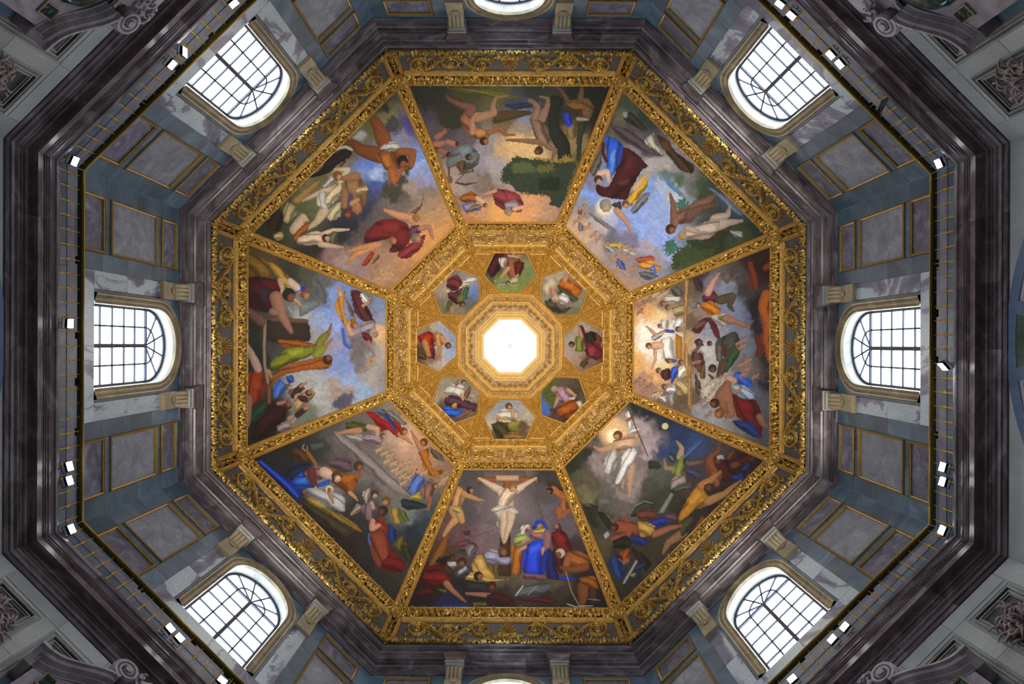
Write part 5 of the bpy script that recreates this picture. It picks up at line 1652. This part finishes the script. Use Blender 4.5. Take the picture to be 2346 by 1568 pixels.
FT['south'] = (930, 1070, 4.6125, '''
b: 700,100 46464a; 700,300 4c4a50; 650,500 4c464a; 1000,200 6a6064; 900,400 6c6064; 1250,400 6c6068; 1150,180 706a6c; 1500,100 363634; 1450,300 4c4a4c; 1600,560 54505a; 1350,600 6a6068; 900,650 70606a; 600,720 5c4448; 750,850 74565e; 900,830 6c5a5c; 520,620 5a4440; 1500,560 605a62; 1700,700 5c545c; 470,900 4a3428; 380,960 4a3018; 700,990 4a4440; 600,1220 1c1a1c; 300,1200 301014; 250,1350 281418; 800,1320 1a1818; 1000,1230 5a5040; 1300,1210 6a5c48; 1600,1230 564c40; 1000,1300 26221e; 1300,1290 2c2c2c; 1650,1310 3a342c; 1500,1400 2c2420; 1000,1460 201418; 450,1480 1c2450; 1800,1450 2a2422; 2050,1380 201e20; 1950,1000 2c2428; 1780,830 3a2c30; 1930,1200 2a1a16; 150,1450 1c1c20
q 70666c 24: 820,40 1250,40 1380,330 1500,640 1130,660 820,600
q 8a5024 4: 742,112 1393,112 1393,166 742,166
q 8a4e22 4: 1027,82 1110,82 1110,240 1027,240
q 40281c 6: 1000,700 1110,700 1125,1160 990,1160
q b89878 4: 950,96 1194,98 1194,155 950,155
l c4ac98: 1000,255,80 880,190,56 785,135,26
l c4ac98: 1165,255,76 1260,190,52 1362,132,26
r c8b09c 6: 975,245 1070,225 1185,240 1145,340 1135,440 985,440 985,340
h b88c68 8a6040: 1130,228,54,.1,.8
l c0a894: 1030,490,100 1045,580,80 1028,690,60 1042,800,36
l bca48e: 1110,490,96 1105,590,76 1075,700,54 1048,800,32
r b8b0a4 6: 900,465 980,415 1130,430 1195,485 1140,510 1060,475 1000,520 985,645 955,610 970,520
p 7a4c20 10: 400,760 460,690 430,900 330,1030 250,1060
r b08458 6: 535,215 600,235 630,320 590,410 500,435 490,330 520,280
l a87c50: 610,290,64 700,330,50 770,355,34 825,362,16
h a07048 3c2414: 685,258,44,.6,.2
l b08458: 500,460,96 545,550,80 470,630,60 405,735,34
l b08458: 560,470,84 595,580,64
r a08c58 6: 480,430 575,425 595,485 520,505
q 3c2a1e 8: 1500,140 1650,200 1660,265 1500,205
r 8a5438 6: 1630,255 1700,320 1715,420 1765,470 1720,510 1620,510 1595,450 1635,370
l 9a5c38: 1560,240,70 1630,310,56 1710,345,46
l 8c5438: 1620,470,90 1620,535,60 1740,460,50
h 7a4a30 241a14: 1515,265,42,-.5,.4
r 4c4448 10: 560,820 680,780 765,840 745,930 600,940
r 706a6c 8: 640,850 720,830 740,900 690,960 650,930
r 6a3038 8: 555,810 660,780 640,850 560,850
r 58505a 8: 620,730 690,730 680,790 630,790
p 4a2028 8: 610,690 690,680 680,720 620,725
l 5a4440 8: 440,840 930,675
r 8c9454 6: 1155,740 1230,695 1300,740 1305,800 1200,845 1150,810
r 94581c 6: 1115,830 1180,850 1265,840 1245,950 1225,1140 1125,1130
h a88070 6a5040: 1295,655,36,.6,-.3
r c0b8b0 6: 1218,640 1280,612 1325,630 1260,660 1275,725 1225,715
l a08068: 1240,800,40 1310,770,24
r 5c1418 6: 1545,700 1640,665 1705,720 1770,860 1700,905 1580,880 1545,800
p 7a1c1c 18: 1600,700 1680,730 1700,800 1610,800
h 9a6850 4a2c18: 1602,638,46,-.5,-.3
r 3a1018 8: 1560,880 1680,900 1700,1050 1640,1140 1590,1050
r 181c58 6: 1490,860 1560,900 1605,1100 1645,1195 1500,1180 1480,1000
r 1830a8 6: 1595,1180 1700,1160 1825,1190 1700,1208
r 6a4a50 6: 1255,1105 1470,1120 1485,1195 1265,1195
r 1c3cc8 6: 1285,830 1360,785 1475,765 1505,900 1490,1000 1475,1135 1400,1145 1255,1125 1235,1000 1255,900
p 3058e8 18: 1310,860 1430,800 1440,880 1320,950
r 8a6068 6: 1325,700 1440,670 1515,700 1500,820 1480,850 1460,765 1325,785
l 845c64: 1500,720,80 1490,840,66 1455,885,40
l b08468: 1455,870,36 1450,920,20
l b08468: 1270,850,36 1200,890,28 1190,910,14
r b89434 6: 1355,680 1490,655 1440,705 1375,705
h c09880 9a7a34: 1398,622,44,-.4,-.5
r 2038b0 5: 1335,650 1385,570 1450,568 1510,665 1480,660 1430,600 1365,665
r 8a8ca8 6: 825,950 900,875 985,900 1000,960 1125,955 1085,1045 950,1035 845,1000
r b08c44 6: 705,1040 760,945 830,935 865,1010 935,1090 965,1175 880,1205 735,1155
p c8a45c 18: 760,980 830,980 860,1080 790,1100
r b89a50 6: 635,1190 700,1120 900,1190 1095,1192 900,1222 690,1205
h 8a5c3c 5a4430: 1035,905,52,.5,.4
r 5c4824 8: 920,1050 980,1015 1005,1110 950,1155
r 8a5028 6: 1710,900 1850,895 1945,960 1935,1080 1850,1115 1730,1090 1690,1000
l 905830: 1720,980,80 1690,1080,54
l 7a4420: 1900,1060,90 1770,1090,60 1650,1070,40
h 7a4428 b0aca0: 1630,925,58,-.5,.4
l 7a4a24: 1890,1270,130 1880,1390,90 1870,1475,50
l 4a3020: 1980,1300,90 1990,1420,60
r 8a5018 6: 1845,1180 2000,1155 2045,1285 1900,1265
l a08860 11: 1700,1110 1760,1320 1845,1470
r 4a0c10 6: 225,1060 385,1040 405,1095 245,1115
r 6a1014 6: 215,1120 380,1115 475,1170 455,1245 300,1255 195,1205
p 7a1a14 18: 300,1140 430,1150 430,1210 320,1200
c 181214 8: 330,1000 420,950 520,940 450,1000 430,1060 350,1040
h 7a5040 2a2a30: 500,1060,44,.5,.3
p a8acb0 5: 448,1020 530,1008 545,1052 470,1062
l 9a6848: 440,1240,70 500,1310,52 570,1370,40 640,1430,20
h 7a4a30 3a2018: 600,1022,58,-.2,.5
r 3c3e44 6: 515,1110 640,1040 705,1080 660,1165 555,1185
p 9a9ea4 10: 560,1110 640,1060 650,1090 580,1150
r 28282c 6: 650,1250 760,1215 870,1240 860,1335 690,1345
h 8a5c48 1e1a18: 785,1165,58,.5,.2
h 6a3c30 401010: 920,1270,52,.0,.6
l 946850: 650,1345,26 790,1355,44 910,1365,50
r 3c0c14 6: 870,1360 1000,1325 1160,1410 1080,1455 890,1410
r 50565c 6: 1155,1370 1260,1235 1420,1228 1565,1250 1450,1360 1300,1395
l b8bcc0 14: 1250,1260 1175,1365
l 9a9894 9: 1400,1260 1300,1360
r 4a1410 8: 110,1330 260,1280 300,1330 200,1390
r 5a5a20 6: 725,1440 850,1435 870,1475 735,1482
r 5a5a24 6: 340,1300 440,1305 425,1345
r 182c80 8: 300,1470 600,1460 710,1480 500,1498
r 50141c 8: 1160,1410 1400,1375 1610,1410 1500,1445
l b8b8b0 10: 1715,1450 1800,1478 1985,1470
l 8a8c8c 10: 1940,1400 2060,1410
''')
FT['southeast'] = (1280, 910, 3.336, '''
b: 550,70 1c2628; 700,120 1c2636; 850,150 1c2840; 950,300 22345c; 860,400 283c64; 1050,350 2c4470; 1150,330 343a50; 1220,370 403c40; 300,300 3c3c3c; 200,450 262c26; 120,540 242a20; 720,340 6a6068; 600,250 a89c98; 400,250 e0c8a8; 300,250 a89884; 470,150 8c8078; 350,450 7c706c; 280,520 786c68; 650,500 786c6c; 550,700 706868; 420,690 605c5a; 600,620 8a7e7c; 700,620 40443e; 780,600 50544c; 860,650 444840; 700,700 3c403a; 750,800 30342e; 900,760 30302a; 1050,620 3c342c; 200,620 4a4838; 200,770 5a5440; 250,880 24261e; 370,780 505248; 350,980 383a30; 380,1120 4c4834; 500,850 5c5854; 950,850 2a241c; 1000,720 44382c; 1300,720 2c2220; 1200,820 28201c; 1280,850 1e1a24; 1400,500 281418; 1500,540 2a2028; 1100,960 2a2a20; 950,1100 3c3a28; 800,1220 3a382a; 700,1320 444030; 550,1470 3a3628; 650,1150 34341e; 500,1200 302c28; 620,1370 2c3034; 1100,560 403840
r 3c5484 30: 930,480 1060,330 1100,340 980,480
C a0949c 10: 560,180 650,170 720,250 770,300 740,400 680,480 640,430 620,300
C 8a7c7c 12: 250,470 330,400 360,560 420,640 450,780 560,800 640,700 660,560 600,600 500,740 370,640 270,570
g e0b888: 425,270,120
g fff0c8: 425,300,62
d c8c890: 815,222,25
p 2c2e28 8: 690,490 760,490 790,540 700,550
C 545040 6: 135,600 220,555 270,600 290,685 195,690
C 6a644c 6: 145,690 200,665 250,700 305,760 260,835 195,820
c 26281e 8: 200,840 290,830 310,1000 270,985
q 60625a 5: 298,770 390,780 422,832 308,822
p 1c2020 6: 300,880 370,888 445,980 390,1015
p 545648 6: 330,855 430,945 465,1005 435,985 350,880
l b08c6c: 430,375,60 360,400,44 310,405,26 275,385,14
l b08c6c: 565,320,52 605,290,40 600,225,22
r b8987c 6: 425,330 550,285 595,330 565,415 480,435 415,375
l b08c70: 555,530,66 545,640,46 545,745,24
l a88468: 500,600,40 490,680,24
r c8c8c8 6: 495,430 570,385 605,430 570,525 530,565 480,665 435,655 470,545
r b0b0ac 6: 355,470 430,395 455,500 410,585 352,575
h b08860 6a4420: 448,300,42,-.4,.4
r c8ccd0 5: 512,130 540,105 572,190 540,255
p a05048 5: 520,165 555,150 560,170 525,190
r b8bcbc 5: 535,265 590,215 625,260 570,285
l 5a3820 9: 530,88 610,280 685,452
l a08468: 930,460,52 945,390,36 912,345,18
l 8a7458: 880,545,36 820,545,28 812,480,16
r 70783c 6: 865,560 950,445 965,560 975,600 905,615
r 8c7c80 6: 875,620 970,595 975,680 868,705
p 2c3840 6: 845,430 900,440 890,495 848,490
l 88949c 7: 855,450 880,480
r 3c3c58 6: 975,540 1060,555 1100,600 1010,625
h 6a5848 2c3438: 985,495,30,.4,.4
l 6a5448: 1000,510,30 1090,495,20
q 7a7e72 5: 862,728 890,742 812,885 768,885
r 444840 8: 880,700 1010,645 1025,695 920,725
l 7a4428: 1180,560,90 1160,470,56 1215,420,36 1235,365,18
r 401414 6: 1195,500 1340,475 1365,600 1260,650 1230,570
r 7c4a34 6: 1145,520 1200,570 1260,590 1230,685 1180,655
h 6a3c24 3a2c24: 1222,480,42,-.2,.5
p 9a9a98 5: 1210,450 1260,440 1270,470 1225,475
r 5c3414 6: 1285,440 1330,395 1365,430 1320,485
l 6a3c2c: 1340,520,44 1480,470,22
r 1c3478 6: 1325,600 1410,585 1435,640 1350,635
r 243c80 6: 1400,545 1460,500 1450,560
r 4c1414 6: 1375,480 1480,430 1475,475 1400,515
l 9a6c50: 960,1040,64 850,1110,50 815,1180,26
r b07820 6: 935,890 1005,760 1100,645 1145,670 1135,740 1185,770 1140,835 1060,855 980,925 930,965
p c89030 18: 1000,790 1090,700 1110,760 1020,840
l a87040: 1100,680,70 1170,630,48 1235,575,24
l b08050: 1150,795,64 1280,735,46 1340,680,30 1395,640,16
h 6a4020 3a2818: 1155,692,46,-.2,-.2
r 44442c 6: 925,950 1030,915 1025,1000 950,1060
l 84502c 40: 1060,1020 1110,930
r 2c2e28 6: 535,910 580,840 660,785 725,800 725,855 650,905
l 70746a 9: 540,910 590,835 660,795 722,810
r 5c3020 6: 595,880 700,855 765,890 740,925 640,955
r 1c2c80 6: 685,960 780,915 855,910 840,965 760,995
r 5a3c50 6: 820,890 900,890 910,930 850,960
r 1a2868 6: 530,1060 640,1060 710,1110 600,1135
r 7a4030 6: 415,970 520,915 580,955 625,985 610,1065 540,1045 430,1040
l 8a4830: 450,1000,70 550,1000,56 530,1060,44 410,1085,30
h 6a3424 3a2018: 430,1000,36,-.6,.3
p 989c9c 5: 352,1055 385,1025 398,1060 365,1085
r 1e1a16 6: 425,1100 520,1055 565,1110 540,1155 435,1155
r b08a48 6: 615,950 745,980 720,1055 635,1065
l 9a5c48: 740,1050,50 860,1000,40 935,985,22
r 241c14 8: 560,1150 640,1190 725,1260 680,1330 620,1250
r 8a4414 6: 478,1190 540,1155 562,1230 500,1265
h 8a5840 3a1c10: 470,1245,34,-.2,.5
l 8a5840: 530,1250,44 450,1295,26
r 1c3c70 6: 395,1250 440,1215 525,1310 480,1395 425,1355
r 24386c 6: 595,1290 675,1265 620,1335
l a0a4a8 17: 605,1255 510,1420
p 888c8c 8: 540,1360 600,1340 590,1375
''')
SM = (860, 500, 2.613)
FS = {}
FS['north'] = '''
b: 700,240 3a1418; 760,215 5a1c20; 820,215 8a3020; 870,350 6a7a3c; 800,430 7c8a4c; 900,320 6c7c48; 690,370 4c4c34; 760,420 748848; 920,300 707c58
r 3c1420 5: 660,300 700,225 760,220 750,300 690,360
r 7a4a34 5: 770,235 850,235 880,300 830,385 780,330
r 501c18 5: 820,270 880,260 880,310 840,350
r b0a8a0 5: 735,245 780,240 770,300 740,290
r a89880 5: 700,350 720,385 800,370 850,335 835,395 730,405
l b08868: 790,300,24 750,350,16
h a07c60 5a4030: 790,392,17,.2,.7
r 98806c 5: 790,215 870,225 850,245 790,240
'''
FS['northeast'] = '''
b: 1010,370 8a8078; 1060,350 a89c88; 1100,440 484438; 1050,520 5c5c50; 1130,560 64604c; 1200,500 807868; 1230,420 7c7468; 1150,340 8c7c6c; 1010,480 8c8474; 1180,560 706a58
p b8aa90 4: 995,420 1050,350 1090,390 1030,460
r 3c3c30 5: 1010,500 1060,480 1100,540 1180,530 1120,570 1030,560
r a0541c 5: 1085,420 1110,360 1180,370 1230,410 1220,460 1180,480 1130,430
p b86820 8: 1110,380 1180,390 1190,430 1130,420
r 3c4828 5: 1090,410 1140,440 1210,480 1180,500 1110,450
r b8b4b4 5: 1085,470 1120,450 1160,480 1130,520 1090,500
l b08060: 1080,480,34 1050,430,22
l b08060: 1130,370,30 1145,340,14
h a07050 b0a898: 1070,490,24,-.2,.6
'''
FS['east'] = '''
b: 1150,700 8c8078; 1200,660 988c84; 1150,800 a08c84; 1200,860 9c8478; 1300,700 8a7064; 1340,800 5c3428; 1180,740 a09488; 1260,880 6c5844; 1220,900 786450
r 4a1c14 5: 1210,645 1240,650 1270,740 1240,745
r 24201c 5: 1250,690 1310,680 1320,740 1270,750
r 6c7034 5: 1190,720 1240,700 1250,790 1200,800
r 5c1820 5: 1255,750 1320,740 1365,800 1340,845 1280,840 1250,800
p 8a3440 10: 1270,780 1310,770 1310,830 1280,820
l a07858: 1230,710,24 1215,650,12
h 8a5c40 3a2418: 1170,760,21,-.2,.6
r 4c3420 5: 1225,870 1280,820 1270,870 1240,900
r 5c2820 5: 1320,690 1350,720 1350,760 1330,750
'''
FS['southeast'] = '''
b: 1010,1100 3c5c98; 1010,1130 4068b0; 1050,1000 4c5028; 1030,1040 5c5c30; 1120,980 5c5044; 1180,980 4c4034; 1190,1100 3c3024; 1220,1120 5c5040; 1060,1190 4a3820; 1170,1190 3a2c18
c 4c5428 6: 1000,1010 1050,985 1090,1040 1050,1120 1010,1080
r 98788a 5: 1080,1020 1130,1005 1180,1050 1150,1110 1090,1080
r b0a8a0 5: 1100,1130 1180,1070 1190,1085 1120,1145
r 8a4410 5: 1080,1140 1160,1090 1220,1110 1180,1200 1110,1190
p a45818 10: 1110,1140 1170,1120 1160,1170 1120,1170
l b08868: 1150,1030,24 1190,1060,14
l a87c5c: 1090,1080,24 1070,1130,14
h a07858 a09484: 1070,1030,23,.2,.5
r 4a3424 5: 1040,1150 1070,1130 1080,1170 1060,1170
p b0a898 5: 1205,1105 1230,1090 1240,1130 1220,1140
'''
FS['south'] = '''
b: 720,1130 888c94; 760,1110 8a8e98; 850,1120 868c98; 900,1170 a09a94; 680,1200 9c968c; 700,1240 c0b49c; 930,1210 b0a894; 740,1310 5c4828; 870,1310 5c4828; 800,1320 4a3820; 950,1200 988c7c
r 64602c 5: 700,1250 740,1210 830,1210 890,1230 870,1290 800,1310 720,1300
p 847c38 10: 790,1225 860,1215 870,1250 800,1260
r 3c3820 5: 690,1240 780,1230 800,1310 730,1320
r b8b0a4 5: 715,1190 760,1140 830,1150 850,1200 790,1215 720,1215
r c8b49c 4: 745,1210 810,1215 800,1225 740,1222
l b08868: 820,1190,24 815,1150,16
l b08868: 730,1195,20 780,1210,16
h b08468 5a4434: 798,1133,24,.2,.5
r 7a5830 5: 760,1310 830,1280 890,1310 860,1330 770,1330
C 5c4430 5: 870,1240 910,1235 915,1275 880,1280
'''
FS['southwest'] = '''
b: 420,1000 8c8474; 400,1060 a08c78; 590,1000 7c7468; 600,1060 8a8070; 580,1140 6c5040; 400,1160 4a3440; 480,1190 4c4450; 560,1180 6c5844; 440,970 8a8474; 380,1130 5c4c4c
r b8b4ac 5: 400,1050 450,1000 520,1000 530,1060 500,1100 460,1060
r 6a4838 5: 525,1050 560,1010 565,1050 540,1090
r 8a5c40 5: 470,1000 490,965 500,985 480,1010
r 48283c 5: 410,1090 460,1060 560,1100 605,1120 590,1160 500,1140 420,1130
r 2450b0 5: 375,1190 420,1130 480,1150 540,1170 480,1195 400,1200
r b08838 4: 455,1120 480,1110 480,1135 458,1138
r 705040 5: 480,1190 560,1150 570,1160 500,1210
l b08868 16: 510,1060 520,1090
h b08868 5a3c28: 525,988,18,.1,.5
h a07858 a89c90: 570,1075,20,-.3,.4
'''
FS['west'] = '''
b: 330,660 988878; 290,660 8a7460; 420,680 8c98b0; 450,760 8c98b8; 460,820 94a0c0; 400,850 b0a8a8; 360,870 a89888; 300,860 4c3828; 260,800 3c2818; 340,640 a89c8c; 400,640 9ca0a8; 330,840 806858
r 8a2410 5: 245,710 320,680 360,720 340,790 300,800 260,750
p a83014 10: 280,710 330,700 320,770 290,770
r 6a1c10 5: 300,800 350,780 350,850 310,840
r a87848 5: 345,690 390,690 410,740 380,780 350,760
l a87848: 290,750,36 310,810,26
l b08050: 390,720,30 420,760,22
l a87848: 380,780,26 385,850,12
h 8a5c38 4a3018: 432,768,22,.2,.3
r 4c3820 5: 245,820 290,800 300,850 260,850
l 8a7c6c 6: 440,740 465,730
'''
FS['northwest'] = '''
b: 400,400 8c7c70; 380,450 6c6860; 450,350 7c6a60; 560,380 8a8888; 590,430 607cc0; 580,470 5c6470; 550,520 545850; 430,540 70705c; 480,560 787460; 400,520 6c6450; 600,540 4c504c; 380,420 a08c7c
r 5c2428 5: 425,370 480,340 520,390 510,440 450,430 420,410
r 4c2028 5: 430,440 500,430 520,490 480,520 430,480
r c0b8a8 4: 420,435 480,440 530,400 570,400 530,380 490,430 440,450
r c8c0b0 4: 510,385 560,365 600,365 560,390
l 5c6434: 500,490,40 540,430,26
r 3c5438 5: 520,420 550,420 540,490 520,490
l 4c5030: 440,510,34 430,540,22
l a87c58: 450,540,18 455,570,10
h 8a5c40 3a2418: 515,520,21,.2,.5
l a89070 8: 415,360 405,480
'''
LB = {'north': 'large fresco of two nude figures by a dark apple tree, at the top', 'northwest': 'large fresco of a dark skinned giant among fallen figures under an orange sky, upper left',
      'northeast': 'large fresco of pale blue sky with a maroon robed figure and green garden, upper right', 'west': 'large fresco of a green and orange robed figure rising from a tomb, at left',
      'east': 'large fresco of a glowing white halo over a dark crowd with fire, at right', 'southwest': 'large dark fresco of a kneeling figure in blue beside a straw crib, lower left',
      'south': 'large fresco of a figure on a wooden cross with a woman in bright blue, bottom', 'southeast': 'large night fresco of a white robed figure on a glowing cloud, lower right'}
LS = {'north': 'small hexagonal fresco of an upside down figure before red drapery and green lawn', 'northeast': 'small hexagonal fresco of a bearded man in an orange mantle with tablets',
      'east': 'small hexagonal fresco of a figure in green bodice and crimson skirt', 'southeast': 'small hexagonal fresco of an old man in lilac and orange beside a tree',
      'south': 'small hexagonal fresco of a writer in white and olive under a grey sky', 'southwest': 'small hexagonal fresco of a white winged figure above a blue cloth',
      'west': 'small hexagonal fresco of a bare shouldered figure in a scarlet robe', 'northwest': 'small hexagonal fresco of a maroon robed figure with a white scroll'}
for k in range(8):
    ox, oy, sc, tx = FT[SIDE[k]]
    fresco('fresco', k, 600.8, 285.8, [(285.8, tedge(285.8, .413)), (600.8, tedge(600.8, .413))], 214, 300, ox, oy, sc, tx, LB[SIDE[k]], 'large frescoes of the dome')
for k in range(8):
    ox, oy, sc = SM
    fresco('small_fresco', k, 213.6, 124.5, [(124.5, 22.3), (163.5, 58.2), (213.6, 35.0)], 70, 90, ox, oy, sc, FS[SIDE[k]], LS[SIDE[k]], 'small hexagonal frescoes round the oculus')
